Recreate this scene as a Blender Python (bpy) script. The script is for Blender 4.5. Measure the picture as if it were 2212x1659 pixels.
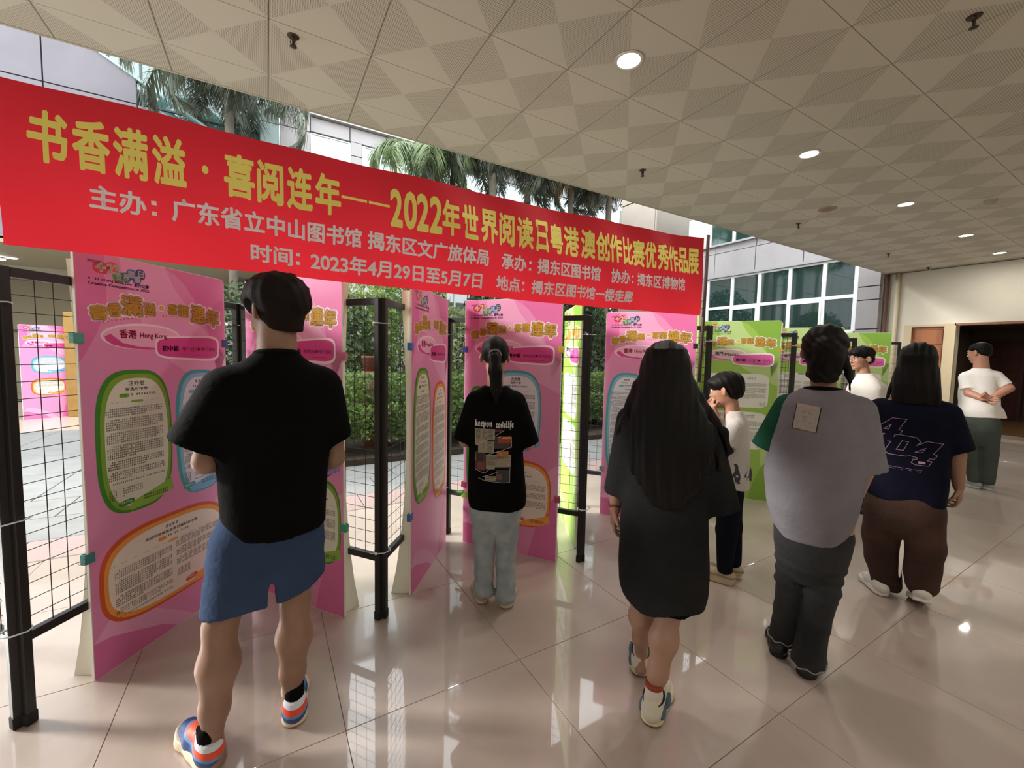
import bpy, math, random
import numpy as np
from mathutils import Vector, Matrix
from mathutils.bvhtree import BVHTree
from mathutils.geometry import tessellate_polygon

for o in list(bpy.data.objects): bpy.data.objects.remove(o)
SC = bpy.context.scene
COL = SC.collection
R = math.radians
rnd = random.Random(5)

# ------------------------------------------------------------------ camera, sky, exposure
_p, _r, _y = 0.06908686, -0.02039467, 0.53124152
_f = Vector((math.sin(_y)*math.cos(_p), math.cos(_y)*math.cos(_p), -math.sin(_p)))
_ri = Vector((math.cos(_y), -math.sin(_y), 0)); _d = _f.cross(_ri)
_c, _s = math.cos(_r), math.sin(_r)
right = _c*_ri + _s*_d; down = -_s*_ri + _c*_d
cam_data = bpy.data.cameras.new('camera'); cam = bpy.data.objects.new('camera', cam_data); COL.objects.link(cam)
cam_data.sensor_width = 36; cam_data.lens = 36*901.56/2212; cam_data.clip_start = 0.05; cam_data.clip_end = 300
cam_data.shift_y = 0.0
mw = Matrix((right, -down, -_f)).transposed().to_4x4(); mw.translation = (0, 0, 1.49)
cam.matrix_world = mw
SC.camera = cam

world = bpy.data.worlds.new('world'); SC.world = world; world.use_nodes = True
bg = world.node_tree.nodes['Background']; bg.inputs[0].default_value = (0.92, 0.97, 1.0, 1); bg.inputs[1].default_value = 3.2
sun_d = bpy.data.lights.new('sun', 'SUN'); sun_d.energy = 4.0; sun_d.angle = R(9); sun_d.color = (1, .96, .9)
sun = bpy.data.objects.new('sun', sun_d); COL.objects.link(sun)
sun.rotation_euler = Vector((0.80, -0.52, -0.40)).to_track_quat('-Z', 'Y').to_euler()
vs = SC.view_settings
vs.view_transform = 'Standard'; vs.look = 'None'; vs.exposure = 0.7; vs.gamma = 1.0; vs.use_curve_mapping = False
SC.display_settings.display_device = 'sRGB'

# ------------------------------------------------------------------ materials
def lin(c):
    if isinstance(c, str):
        c = [int(c[i:i+2], 16)/255 for i in (0, 2, 4)]
    return tuple(x/12.92 if x <= .04045 else ((x+.055)/1.055)**2.4 for x in c) + (1,)
MATS = {}
def mat(name, col='808080', rough=.6, metal=0, noise=0, nscale=8, bump=0, bscale=60, spec=.5, col2=None, emit=0, trans=0, transl=0, coords='Object', sheen=0, stretch=(1,1,1), bdist=.01):
    if name in MATS: return MATS[name]
    m = bpy.data.materials.new(name); m.use_nodes = True; nt = m.node_tree; N = nt.nodes; L = nt.links
    b = N['Principled BSDF']; out = N['Material Output']
    b.inputs['Base Color'].default_value = lin(col); b.inputs['Roughness'].default_value = rough
    b.inputs['Metallic'].default_value = metal; b.inputs['Specular IOR Level'].default_value = spec
    if sheen: b.inputs['Sheen Weight'].default_value = sheen; b.inputs['Sheen Roughness'].default_value = .5
    if trans: b.inputs['Transmission Weight'].default_value = trans
    if emit: b.inputs['Emission Color'].default_value = lin(col); b.inputs['Emission Strength'].default_value = emit
    tc = None
    if noise or bump or col2:
        tc = N.new('ShaderNodeTexCoord'); mp = N.new('ShaderNodeMapping'); mp.inputs['Scale'].default_value = stretch
        L.new(tc.outputs[coords], mp.inputs[0])
    if noise or col2:
        n = N.new('ShaderNodeTexNoise'); n.inputs['Scale'].default_value = nscale; n.inputs['Detail'].default_value = 5
        L.new(mp.outputs[0], n.inputs['Vector'])
        mx = N.new('ShaderNodeMix'); mx.data_type = 'RGBA'
        c1 = lin(col)
        c2 = lin(col2) if col2 else tuple(max(0, x*(1-noise)) for x in c1[:3])+(1,)
        mx.inputs[6].default_value = c1; mx.inputs[7].default_value = c2
        cr = N.new('ShaderNodeMapRange'); cr.inputs[1].default_value = .35; cr.inputs[2].default_value = .68
        L.new(n.outputs[0], cr.inputs[0]); L.new(cr.outputs[0], mx.inputs[0]); L.new(mx.outputs[2], b.inputs['Base Color'])
    if bump:
        n2 = N.new('ShaderNodeTexNoise'); n2.inputs['Scale'].default_value = bscale; n2.inputs['Detail'].default_value = 3
        L.new(mp.outputs[0], n2.inputs['Vector'])
        bp = N.new('ShaderNodeBump'); bp.inputs['Strength'].default_value = bump; bp.inputs['Distance'].default_value = bdist
        L.new(n2.outputs[0], bp.inputs['Height']); L.new(bp.outputs[0], b.inputs['Normal'])
    if transl:
        t = N.new('ShaderNodeBsdfTranslucent'); t.inputs[0].default_value = lin(col)
        ms = N.new('ShaderNodeMixShader'); ms.inputs[0].default_value = transl
        L.new(b.outputs[0], ms.inputs[1]); L.new(t.outputs[0], ms.inputs[2]); L.new(ms.outputs[0], out.inputs[0])
        if noise or col2: L.new(mx.outputs[2], t.inputs[0])
    MATS[name] = m
    return m
def ramp_mat(name, coef, stops, rough=.55, noise=0.0, off=0.0):
    """colour zones of a shoe or a garment: constant ramp over a linear mix of the object's own coordinates"""
    if name in MATS: return MATS[name]
    m = bpy.data.materials.new(name); m.use_nodes = True; nt = m.node_tree; N = nt.nodes; L = nt.links
    b = N['Principled BSDF']; b.inputs['Roughness'].default_value = rough
    tc = N.new('ShaderNodeTexCoord'); d = N.new('ShaderNodeVectorMath'); d.operation = 'DOT_PRODUCT'
    d.inputs[1].default_value = coef; L.new(tc.outputs['Object'], d.inputs[0])
    last = d.outputs['Value']
    a = N.new('ShaderNodeMath'); a.operation = 'ADD'; a.inputs[1].default_value = off; L.new(last, a.inputs[0]); last = a.outputs[0]
    if noise:
        n = N.new('ShaderNodeTexNoise'); n.inputs['Scale'].default_value = 18; L.new(tc.outputs['Object'], n.inputs['Vector'])
        k = N.new('ShaderNodeMath'); k.operation = 'MULTIPLY_ADD'; k.inputs[1].default_value = noise; L.new(n.outputs[0], k.inputs[0]); L.new(last, k.inputs[2]); last = k.outputs[0]
    cr = N.new('ShaderNodeValToRGB'); cr.color_ramp.interpolation = 'CONSTANT'; e = cr.color_ramp.elements
    e[0].position = stops[0][0]; e[0].color = lin(stops[0][1]); e[1].position = stops[1][0]; e[1].color = lin(stops[1][1])
    for p, c in stops[2:]:
        x = e.new(p); x.color = lin(c)
    L.new(last, cr.inputs[0]); L.new(cr.outputs[0], b.inputs['Base Color'])
    MATS[name] = m; return m

def ceiling_mat():
    m = bpy.data.materials.new('perforated ceiling tile'); m.use_nodes = True; N = m.node_tree.nodes; L = m.node_tree.links
    b = N['Principled BSDF']; b.inputs['Roughness'].default_value = .75; b.inputs['Specular IOR Level'].default_value = .3
    tc = N.new('ShaderNodeTexCoord'); sp = N.new('ShaderNodeSeparateXYZ'); L.new(tc.outputs['Object'], sp.inputs[0])
    def M(op, a, b_=None, c=None):
        n = N.new('ShaderNodeMath'); n.operation = op
        for i, v in enumerate((a, b_, c)):
            if v is None: continue
            if isinstance(v, (int, float)): n.inputs[i].default_value = v
            else: L.new(v, n.inputs[i])
        return n.outputs[0]
    ax = M('ABSOLUTE', sp.outputs[0]); ay = M('ABSOLUTE', sp.outputs[1])
    zone = M('GREATER_THAN', ax, ay)                       # the two perforated triangles of each tile
    def hole(v):
        return M('COMPARE', M('FRACT', M('MULTIPLY_ADD', v, 80.0, 100.0)), 0.5, 0.29)
    dots = M('MULTIPLY', hole(sp.outputs[0]), hole(sp.outputs[1]))
    h = M('MULTIPLY', zone, dots)
    mx = N.new('ShaderNodeMix'); mx.data_type = 'RGBA'; mx.inputs[6].default_value = lin('ccc7b8'); mx.inputs[7].default_value = lin('98917f')
    L.new(h, mx.inputs[0])
    L.new(mx.outputs[2], b.inputs['Base Color'])
    return m
def floor_mat():
    m = bpy.data.materials.new('polished beige floor tile'); m.use_nodes = True; N = m.node_tree.nodes; L = m.node_tree.links
    b = N['Principled BSDF']; b.inputs['IOR'].default_value = 1.5; b.inputs['Specular IOR Level'].default_value = 1.0
    tc = N.new('ShaderNodeTexCoord')
    n = N.new('ShaderNodeTexNoise'); n.inputs['Scale'].default_value = 1.6; n.inputs['Detail'].default_value = 8; n.inputs['Distortion'].default_value = .8
    geo = N.new('ShaderNodeNewGeometry'); L.new(geo.outputs['Position'], n.inputs['Vector'])
    mx = N.new('ShaderNodeMix'); mx.data_type = 'RGBA'; mx.inputs[6].default_value = lin('b8a99e'); mx.inputs[7].default_value = lin('a8988c')
    cr = N.new('ShaderNodeMapRange'); cr.inputs[1].default_value = .35; cr.inputs[2].default_value = .65; L.new(n.outputs[0], cr.inputs[0])
    L.new(cr.outputs[0], mx.inputs[0]); L.new(mx.outputs[2], b.inputs['Base Color'])
    n2 = N.new('ShaderNodeTexNoise'); n2.inputs['Scale'].default_value = 3; n2.inputs['Detail'].default_value = 6
    L.new(geo.outputs['Position'], n2.inputs['Vector'])
    r2 = N.new('ShaderNodeMapRange'); r2.inputs[3].default_value = .015; r2.inputs[4].default_value = .05; L.new(n2.outputs[0], r2.inputs[0])
    b.inputs['Roughness'].default_value = .42; b.inputs['Coat Weight'].default_value = 1.0; b.inputs['Coat IOR'].default_value = 1.5; L.new(r2.outputs[0], b.inputs['Coat Roughness'])
    return m
def glass_mat(name, col='9fb8b4', refl=.6, opacity=.35):
    m = bpy.data.materials.new(name); m.use_nodes = True; N = m.node_tree.nodes; L = m.node_tree.links
    out = N['Material Output']; b = N['Principled BSDF']
    b.inputs['Base Color'].default_value = lin(col); b.inputs['Roughness'].default_value = .03; b.inputs['Specular IOR Level'].default_value = 1.0; b.inputs['IOR'].default_value = 1.9
    t = N.new('ShaderNodeBsdfTransparent'); t.inputs[0].default_value = lin(col)
    ms = N.new('ShaderNodeMixShader'); ms.inputs[0].default_value = opacity
    L.new(t.outputs[0], ms.inputs[1]); L.new(b.outputs[0], ms.inputs[2]); L.new(ms.outputs[0], out.inputs[0])
    return m

# ------------------------------------------------------------------ object helpers
def link(name, me, parent=None, loc=None, rz=None):
    o = bpy.data.objects.new(name, me); COL.objects.link(o)
    if parent is not None: o.parent = parent
    if loc is not None: o.location = loc
    if rz is not None: o.rotation_euler = (0, 0, rz)
    return o
def empty(name, loc=(0, 0, 0), rz=0, parent=None): return link(name, None, parent, loc, rz)
def tag(o, label=None, cat=None, group=None, kind=None):
    if label: o['label'] = label
    if cat: o['category'] = cat
    if group: o['group'] = group
    if kind: o['kind'] = kind
    return o
def mesh_from(name, V, F, mats=(), mi=None, smooth=False):
    me = bpy.data.meshes.new(name)
    me.from_pydata([tuple(v) for v in V], [], [tuple(f) for f in F])
    for m in (mats if isinstance(mats, (list, tuple)) else [mats]): me.materials.append(m)
    if mi is not None: me.polygons.foreach_set('material_index', np.array(mi, dtype=np.int32))
    if smooth: me.polygons.foreach_set('use_smooth', [True]*len(me.polygons))
    me.update(); return me
class MB:
    """collects boxes, tubes and prisms for ONE mesh"""
    def __init__(s): s.V = []; s.F = []; s.mi = []; s.sm = []
    def add(s, V, F, m=0, smooth=False):
        n = len(s.V); s.V += [tuple(v) for v in V]; s.F += [tuple(i+n for i in f) for f in F]; s.mi += [m]*len(F); s.sm += [smooth]*len(F); return s
    def box(s, a, b, m=0, bev=0):
        x0, y0, z0 = a; x1, y1, z1 = b
        if not bev:
            V = [(x, y, z) for z in (z0, z1) for y in (y0, y1) for x in (x0, x1)]
            F = [(0, 2, 3, 1), (4, 5, 7, 6), (0, 1, 5, 4), (2, 6, 7, 3), (0, 4, 6, 2), (1, 3, 7, 5)]
            return s.add(V, F, m)
        V = []; idx = {}
        c = ((x0+x1)/2, (y0+y1)/2, (z0+z1)/2); h = ((x1-x0)/2, (y1-y0)/2, (z1-z0)/2)
        for sx in (-1, 1):
            for sy in (-1, 1):
                for sz in (-1, 1):
                    for ax in range(3):
                        q = [h[0]-bev, h[1]-bev, h[2]-bev]; q[ax] = h[ax]
                        idx[(sx, sy, sz, ax)] = len(V); V.append((c[0]+sx*q[0], c[1]+sy*q[1], c[2]+sz*q[2]))
        F = []
        for ax in range(3):
            o = [i for i in range(3) if i != ax]
            for sg in (-1, 1):
                f = []
                for a_, b_ in ((-1, -1), (1, -1), (1, 1), (-1, 1)):
                    k = [0, 0, 0]; k[ax] = sg; k[o[0]] = a_; k[o[1]] = b_; f.append(idx[(*k, ax)])
                if (sg > 0) == (ax == 1): f.reverse()
                F.append(f)
        for ax in range(3):                       # edges along ax
            o = [i for i in range(3) if i != ax]
            for a_ in (-1, 1):
                for b_ in (-1, 1):
                    ks = []
                    for sg in (-1, 1):
                        k = [0, 0, 0]; k[ax] = sg; k[o[0]] = a_; k[o[1]] = b_; ks.append(tuple(k))
                    F.append([idx[(*ks[0], o[0])], idx[(*ks[1], o[0])], idx[(*ks[1], o[1])], idx[(*ks[0], o[1])]])
        for sx in (-1, 1):
            for sy in (-1, 1):
                for sz in (-1, 1): F.append([idx[(sx, sy, sz, a)] for a in range(3)])
        return s.add(V, F, m)
    def tube(s, pts, r, n=8, m=0, caps=True):
        pts = [Vector(p) for p in pts]; rs = r if isinstance(r, (list, tuple)) else [r]*len(pts)
        V = []; F = []
        for i, p in enumerate(pts):
            t = (pts[min(i+1, len(pts)-1)]-pts[max(i-1, 0)]).normalized()
            u = t.cross(Vector((0, 0, 1)) if abs(t.z) < .95 else Vector((1, 0, 0))).normalized(); w = t.cross(u)
            for k in range(n):
                a = 2*math.pi*k/n; V.append(p+rs[i]*(math.cos(a)*u+math.sin(a)*w))
        for i in range(len(pts)-1):
            for k in range(n):
                a, b = i*n+k, i*n+(k+1) % n; F.append((a, b, b+n, a+n))
        s.add(V, F, m, True)
        if caps:
            n0 = len(s.V)-len(V)
            s.F += [tuple(n0+k for k in range(n))[::-1], tuple(n0+len(V)-n+k for k in range(n))]; s.mi += [m, m]; s.sm += [False, False]
        return s
    def lathe(s, prof, n=20, m=0, c=(0, 0, 0)):
        V = []; F = []
        for r, z in prof:
            for k in range(n):
                a = 2*math.pi*k/n; V.append((c[0]+r*math.cos(a), c[1]+r*math.sin(a), c[2]+z))
        for i in range(len(prof)-1):
            for k in range(n):
                a, b = i*n+k, i*n+(k+1) % n; F.append((a, b, b+n, a+n))
        return s.add(V, F, m, True)
    def prism(s, poly, y0, y1, m=0):
        """poly in x,z extruded along y"""
        n = len(poly); V = [(x, y0, z) for x, z in poly]+[(x, y1, z) for x, z in poly]
        F = [tuple(range(n)), tuple(range(2*n-1, n-1, -1))]+[(i, i+n, (i+1) % n+n, (i+1) % n) for i in range(n)]
        return s.add(V, F, m)
    def mesh(s, name, mats):
        me = mesh_from(name, s.V, s.F, mats, s.mi); me.polygons.foreach_set('use_smooth', s.sm); me.validate()
        import bmesh
        bm = bmesh.new(); bm.from_mesh(me); bmesh.ops.recalc_face_normals(bm, faces=bm.faces); bm.to_mesh(me); bm.free()
        return me
    def build(s, name, mats, parent=None, loc=None, rz=None): return link(name, s.mesh(name, mats), parent, loc, rz)

# ------------------------------------------------------------------ flat print (posters, banner, shirt prints): stacked thin layers
_tx = {}
def text_geo(body, bold=0.0):
    k = (body, bold)
    if k in _tx: return _tx[k]
    c = bpy.data.curves.new('t', 'FONT'); c.body = body; c.offset = bold; c.resolution_u = 3; c.fill_mode = 'FRONT'
    o = bpy.data.objects.new('t', c); COL.objects.link(o)
    me = bpy.data.meshes.new_from_object(o.evaluated_get(bpy.context.evaluated_depsgraph_get()))
    V = np.array([v.co[:2] for v in me.vertices]) if len(me.vertices) else np.zeros((0, 2))
    F = [tuple(p.vertices) for p in me.polygons]
    bpy.data.objects.remove(o); bpy.data.curves.remove(c); bpy.data.meshes.remove(me)
    _tx[k] = (V, F); return V, F
class Print:
    def __init__(s): s.V = []; s.F = []; s.mi = []; s.cols = []
    def ci(s, c):
        if c not in s.cols: s.cols.append(c)
        return s.cols.index(c)
    def raw(s, V, F, c, layer):
        n = len(s.V); s.V += [(x, y, layer) for x, y in V]; s.F += [tuple(i+n for i in f) for f in F]; s.mi += [s.ci(c)]*len(F)
    def rect(s, x0, y0, x1, y1, c, layer=1, nx=1, ny=1):
        V = [(x0+(x1-x0)*i/nx, y0+(y1-y0)*j/ny) for j in range(ny+1) for i in range(nx+1)]
        F = [(j*(nx+1)+i, j*(nx+1)+i+1, (j+1)*(nx+1)+i+1, (j+1)*(nx+1)+i) for j in range(ny) for i in range(nx)]
        s.raw(V, F, c, layer)
    def poly(s, P, c, layer=1):
        t = tessellate_polygon([[Vector((x, y, 0)) for x, y in P]]); s.raw(P, t, c, layer)
    def blob(s, cx, cy, w, h, c, layer=1, n=36, p=2.6, rot=0, tx=0, fn=None):
        P = []
        for i in range(n):
            a = 2*math.pi*i/n; ca, sa = math.cos(a), math.sin(a)
            x = w/2*abs(ca)**(2/p)*(1 if ca > 0 else -1); y = h/2*abs(sa)**(2/p)*(1 if sa > 0 else -1)
            x *= 1+tx*y/h
            if fn: x, y = fn(x, y)
            P.append((cx+x*math.cos(rot)-y*math.sin(rot), cy+x*math.sin(rot)+y*math.cos(rot)))
        s.poly(P, c, layer)
    def stroke(s, P, w, c, layer=1, closed=False):
        P = [Vector(p) for p in P]; n = len(P)
        for i in range(n if closed else n-1):
            a, b = P[i], P[(i+1) % n]; t = (b-a); L_ = t.length
            if L_ < 1e-6: continue
            t /= L_; q = Vector((-t.y, t.x))*w/2; a2 = a-t*w/2; b2 = b+t*w/2
            k = max(1, int(L_/.03)); V = []
            for j in range(k+1):
                m = a2.lerp(b2, j/k); V += [tuple(m+q), tuple(m-q)]
            s.raw(V, [(2*j, 2*j+1, 2*j+3, 2*j+2) for j in range(k)], c, layer)
    def text(s, body, x0, y0, x1, y1, c, layer=2, bold=0.02, fit='em', shear=0, rot=0):
        """fill the box x0..x1, y0..y1 with the text (its ink)"""
        V, F = text_geo(body, 0.0)
        if not len(V): return
        mn, mx_ = V.min(0), V.max(0); sz = np.maximum(mx_-mn, 1e-4)
        if y1 is None: y1 = y0+(x1-x0)*sz[1]/sz[0]
        W = (V-mn)/sz*np.array([x1-x0, y1-y0])
        if shear: W[:, 0] += W[:, 1]*shear
        if rot:
            W = W @ np.array([[math.cos(rot), math.sin(rot)], [-math.sin(rot), math.cos(rot)]])
        W += np.array([x0, y0])
        if not bold: s.raw([tuple(v) for v in W], F, c, layer); return
        em = (x1-x0)/sz[0]*bold, (y1-y0)/sz[1]*bold; n = 8 if bold < .1 else 14
        for i in range(n):
            a = 2*math.pi*(i+.5)/n; s.raw([(v[0]+em[0]*math.cos(a), v[1]+em[1]*math.sin(a)) for v in W], F, c, layer)
    def fake(s, x0, x1, y1, y0, pitch, c, layer=2, seed=1, indent=True, cw=.82):
        """rows of tiny unreadable characters"""
        r = random.Random(seed); y = y1; par = r.randint(3, 6); first = True; V = []; F = []
        while y-pitch*.7 > y0:
            w = pitch*cw; x = x0+(2*w if first and indent else 0); end = x1
            par -= 1
            if par <= 0: end = x0+(x1-x0)*r.uniform(.2, .95)
            while x+w <= end:
                if r.random() < .06: x += w; continue
                for q in range(3):
                    hh = pitch*.13; yy = y-pitch*(.12+.24*q)-hh/2; a = r.uniform(0, .25)*w; b_ = r.uniform(.6, .92)*w
                    n = len(V); V += [(x+a, yy), (x+b_, yy), (x+b_, yy-hh), (x+a, yy-hh)]; F.append((n, n+1, n+2, n+3))
                xx = x+w*r.uniform(.25, .6); n = len(V); V += [(xx, y-.1*pitch), (xx+w*.17, y-.1*pitch), (xx+w*.17, y-.72*pitch), (xx, y-.72*pitch)]; F.append((n, n+1, n+2, n+3))
                x += w
            first = False; y -= pitch
            if par <= 0: y -= pitch*.8; par = r.randint(3, 7); first = True
        if V: s.raw(V, F, c, layer)
    def build(s, name, parent, fn, rough=.35, loc=None, transl=0):
        V = [fn(*v) for v in s.V]
        mats = [mat('print '+c+(' t' if transl else ''), c, rough, transl=transl) for c in s.cols]
        return link(name, mesh_from(name, V, s.F, mats, s.mi), parent, loc)

# ------------------------------------------------------------------ smooth solids: distance fields meshed with surface nets
def rotm(yaw=0, pitch=0, roll=0):
    return np.array(Matrix.Rotation(yaw, 3, 'Z') @ Matrix.Rotation(pitch, 3, 'X') @ Matrix.Rotation(roll, 3, 'Y'))
class Sdf:
    def __init__(s): s.ops = []; s.folds = []; s.cuts = []
    def cap(s, a, b, ra, rb=None, k=.015, flat=None, sub=False):
        s.ops.append(('cap', np.array(a, float), np.array(b, float), ra, ra if rb is None else rb, k, sub, flat)); return s
    def chain(s, pts, rs, k=.015, flat=None):
        for i in range(len(pts)-1): s.cap(pts[i], pts[i+1], rs[i], rs[i+1], k, flat)
        return s
    def cone(s, a, b, ra, rb, k=.03): s.ops.append(('cap', np.array(a, float), np.array(b, float), ra, rb, k, False, ('end', 1))); return s
    def ell(s, c, r, k=.012, M=None, sub=False):
        s.ops.append(('ell', np.array(c, float), np.array(r, float), k, M, sub)); return s
    def loft(s, lv, k=.02, p=2.3, sub=False):
        s.ops.append(('loft', np.array(sorted(lv), float), k, p, sub)); return s
    def cut(s, n, d, k=0):           # remove the side where n.p > d
        s.ops.append(('cut', np.array(n, float), d)); return s
    def fold(s, fn): s.folds.append(fn); return s
    def bounds(s):
        lo = np.full(3, 1e9); hi = -lo
        for o in s.ops:
            if o[0] == 'cap' and not o[6]:
                r = max(o[3], o[4])*(1.0 if o[7] is None else max(1, o[7][1])); lo = np.minimum(lo, np.minimum(o[1], o[2])-r); hi = np.maximum(hi, np.maximum(o[1], o[2])+r)
            if o[0] == 'ell' and not o[5]: r = max(o[2]); lo = np.minimum(lo, o[1]-r); hi = np.maximum(hi, o[1]+r)
            if o[0] == 'loft' and not o[4]:
                l = o[1]; lo = np.minimum(lo, [(l[:, 1]-l[:, 3]).min(), (l[:, 2]-l[:, 4]).min(), l[0, 0]]); hi = np.maximum(hi, [(l[:, 1]+l[:, 3]).max(), (l[:, 2]+l[:, 4]).max(), l[-1, 0]])
        return lo-.03, hi+.03
    def grid(s, h):
        lo, hi = s.bounds(); n = np.ceil((hi-lo)/h).astype(int)+1
        ax = [(lo[i]+h*np.arange(n[i])).astype(np.float32) for i in range(3)]
        V = np.full(tuple(n), .05, np.float32)
        def region(a, b):
            i0 = np.clip(np.floor((np.array(a)-lo)/h).astype(int), 0, n); i1 = np.clip(np.ceil((np.array(b)-lo)/h).astype(int)+1, 0, n)
            sl = tuple(slice(i0[i], max(i0[i], i1[i])) for i in range(3))
            return sl, ax[0][sl[0]][:, None, None], ax[1][sl[1]][None, :, None], ax[2][sl[2]][None, None, :]
        def comb(sl, d, k, sub):
            c = V[sl]
            if sub: V[sl] = np.maximum(c, -d); return
            if k > 0:
                t = np.clip(.5+.5*(c-d)/k, 0, 1); V[sl] = c*(1-t)+d*t-k*t*(1-t)
            else: V[sl] = np.minimum(c, d)
        for o in s.ops:
            if o[0] == 'cap':
                _, a, b, ra, rb, k, sub, flat = o; m = max(ra, rb)*(1 if flat is None else max(1, flat[1]))+k+.03
                sl, X, Y, Z = region(np.minimum(a, b)-m, np.maximum(a, b)+m)
                if 0 in V[sl].shape: continue
                sy = 1.0 if flat is None else flat[1]
                if flat is not None and flat[0] == 'x': X = (X-a[0])/sy+a[0]; b = b.copy(); b[0] = (b[0]-a[0])/sy+a[0]
                if flat is not None and flat[0] == 'y': Y = (Y-a[1])/sy+a[1]; b = b.copy(); b[1] = (b[1]-a[1])/sy+a[1]
                ab = b-a; L2 = max(float(ab@ab), 1e-9)
                t = np.clip(((X-a[0])*ab[0]+(Y-a[1])*ab[1]+(Z-a[2])*ab[2])/L2, 0, 1)
                d = np.sqrt((X-a[0]-t*ab[0])**2+(Y-a[1]-t*ab[1])**2+(Z-a[2]-t*ab[2])**2)-(ra+(rb-ra)*t)
                if flat is not None and flat[0] == 'end':
                    ln = math.sqrt(L2); d = np.maximum(d, ((X-b[0])*ab[0]+(Y-b[1])*ab[1]+(Z-b[2])*ab[2])/ln); V[sl] = np.minimum(V[sl], d) if k == 0 else V[sl]
                comb(sl, d, k, sub)
            elif o[0] == 'ell':
                _, c, r, k, M, sub = o; m = max(r)+k+.03
                sl, X, Y, Z = region(c-m, c+m)
                if 0 in V[sl].shape: continue
                x, y, z = X-c[0], Y-c[1], Z-c[2]
                if M is not None: x, y, z = (M[0, 0]*x+M[1, 0]*y+M[2, 0]*z, M[0, 1]*x+M[1, 1]*y+M[2, 1]*z, M[0, 2]*x+M[1, 2]*y+M[2, 2]*z)
                k0 = np.sqrt((x/r[0])**2+(y/r[1])**2+(z/r[2])**2)+1e-6; k1 = np.sqrt((x/r[0]**2)**2+(y/r[1]**2)**2+(z/r[2]**2)**2)+1e-6
                comb(sl, k0*(k0-1)/k1, k, sub)
            elif o[0] == 'loft':
                _, lv, k, p, sub = o
                zs = np.linspace(lv[0, 0], lv[-1, 0], 90); q = [np.interp(zs, lv[:, 0], lv[:, j]) for j in range(1, 5)]
                ker = np.hanning(9); ker /= ker.sum(); q = [np.convolve(np.pad(v, 4, 'edge'), ker, 'valid') for v in q]
                m = k+.03; a = np.array([(q[0]-q[2]).min()-m, (q[1]-q[3]).min()-m, zs[0]-m]); b = np.array([(q[0]+q[2]).max()+m, (q[1]+q[3]).max()+m, zs[-1]+m])
                sl, X, Y, Z = region(a, b)
                if 0 in V[sl].shape: continue
                cx, cy, rx, ry = [np.interp(Z.ravel(), zs, v).astype(np.float32)[None, None, :] for v in q]
                rr = (np.abs((X-cx)/rx)**p+np.abs((Y-cy)/ry)**p)**(1/p)
                d = (rr-1)*np.minimum(rx, ry); d = np.maximum(d, np.maximum(zs[0]-Z, Z-zs[-1]))
                comb(sl, d.astype(np.float32), k, sub)
            elif o[0] == 'cut':
                X, Y, Z = ax[0][:, None, None], ax[1][None, :, None], ax[2][None, None, :]
                V[:] = np.maximum(V, (o[1][0]*X+o[1][1]*Y+o[1][2]*Z-o[2])/np.linalg.norm(o[1]))
        if s.folds:
            near = np.abs(V) < .04
            I = np.nonzero(near); X, Y, Z = ax[0][I[0]], ax[1][I[1]], ax[2][I[2]]
            for f in s.folds: V[I] += f(X, Y, Z).astype(np.float32)
        for i in range(3):                                   # keep the border outside
            sl = [slice(None)]*3; sl[i] = 0; V[tuple(sl)] = .05; sl[i] = -1; V[tuple(sl)] = .05
        return V, lo, h
    def mesh(s, name, mats, h=.007, relax=1):
        V, lo, h = s.grid(h); S = V < 0
        n = np.array(V.shape); c = np.zeros(n-1, np.int8)
        for i in (0, 1):
            for j in (0, 1):
                for k in (0, 1): c += S[i:n[0]-1+i, j:n[1]-1+j, k:n[2]-1+k]
        act = (c > 0) & (c < 8); I = np.array(np.nonzero(act)).T; idx = np.full(n-1, -1, np.int64); idx[act] = np.arange(len(I))
        P = np.zeros((len(I), 3)); cnt = np.zeros(len(I))
        for a in range(3):
            o1, o2 = [q for q in range(3) if q != a]
            for u in (0, 1):
                for v in (0, 1):
                    d = np.zeros(3, int); d[o1] = u; d[o2] = v; A = I+d; B = A.copy(); B[:, a] += 1
                    va = V[A[:, 0], A[:, 1], A[:, 2]]; vb = V[B[:, 0], B[:, 1], B[:, 2]]; m = (va < 0) != (vb < 0)
                    t = np.where(m, va/(va-vb+1e-12), 0); q = A.astype(float); q[:, a] += t
                    P[m] += q[m]; cnt[m] += 1
        P = P/np.maximum(cnt, 1)[:, None]*h+lo
        Q = []
        for a in range(3):
            o1, o2 = [q for q in range(3) if q != a]
            sa = [slice(1, -1)]*3; sb = [slice(1, -1)]*3; sa[a] = slice(0, -1); sb[a] = slice(1, None)
            SA = S[tuple(sa)]; SB = S[tuple(sb)]; E = np.array(np.nonzero(SA != SB)).T
            if not len(E): continue
            ins = SA[E[:, 0], E[:, 1], E[:, 2]]; G = E.copy(); G[:, o1] += 1; G[:, o2] += 1
            def at(du, dv):
                H = G.copy(); H[:, o1] -= du; H[:, o2] -= dv; return idx[H[:, 0], H[:, 1], H[:, 2]]
            q = np.stack([at(1, 1), at(0, 1), at(0, 0), at(1, 0)], 1)
            flip = ins if a != 1 else ~ins
            q[~flip] = q[~flip][:, ::-1]; Q.append(q)
        Q = np.concatenate(Q); Q = Q[(Q >= 0).all(1)]
        for _ in range(relax):                                # light smoothing
            E = np.concatenate([Q[:, [0, 1]], Q[:, [1, 2]], Q[:, [2, 3]], Q[:, [3, 0]]]); N_ = np.zeros_like(P); w = np.zeros(len(P))
            for i in range(3): N_[:, i] = np.bincount(E[:, 0], P[E[:, 1], i], len(P))+np.bincount(E[:, 1], P[E[:, 0], i], len(P))
            w = np.bincount(E[:, 0], minlength=len(P))+np.bincount(E[:, 1], minlength=len(P))
            P = .5*P+.5*N_/np.maximum(w, 1)[:, None]
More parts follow.
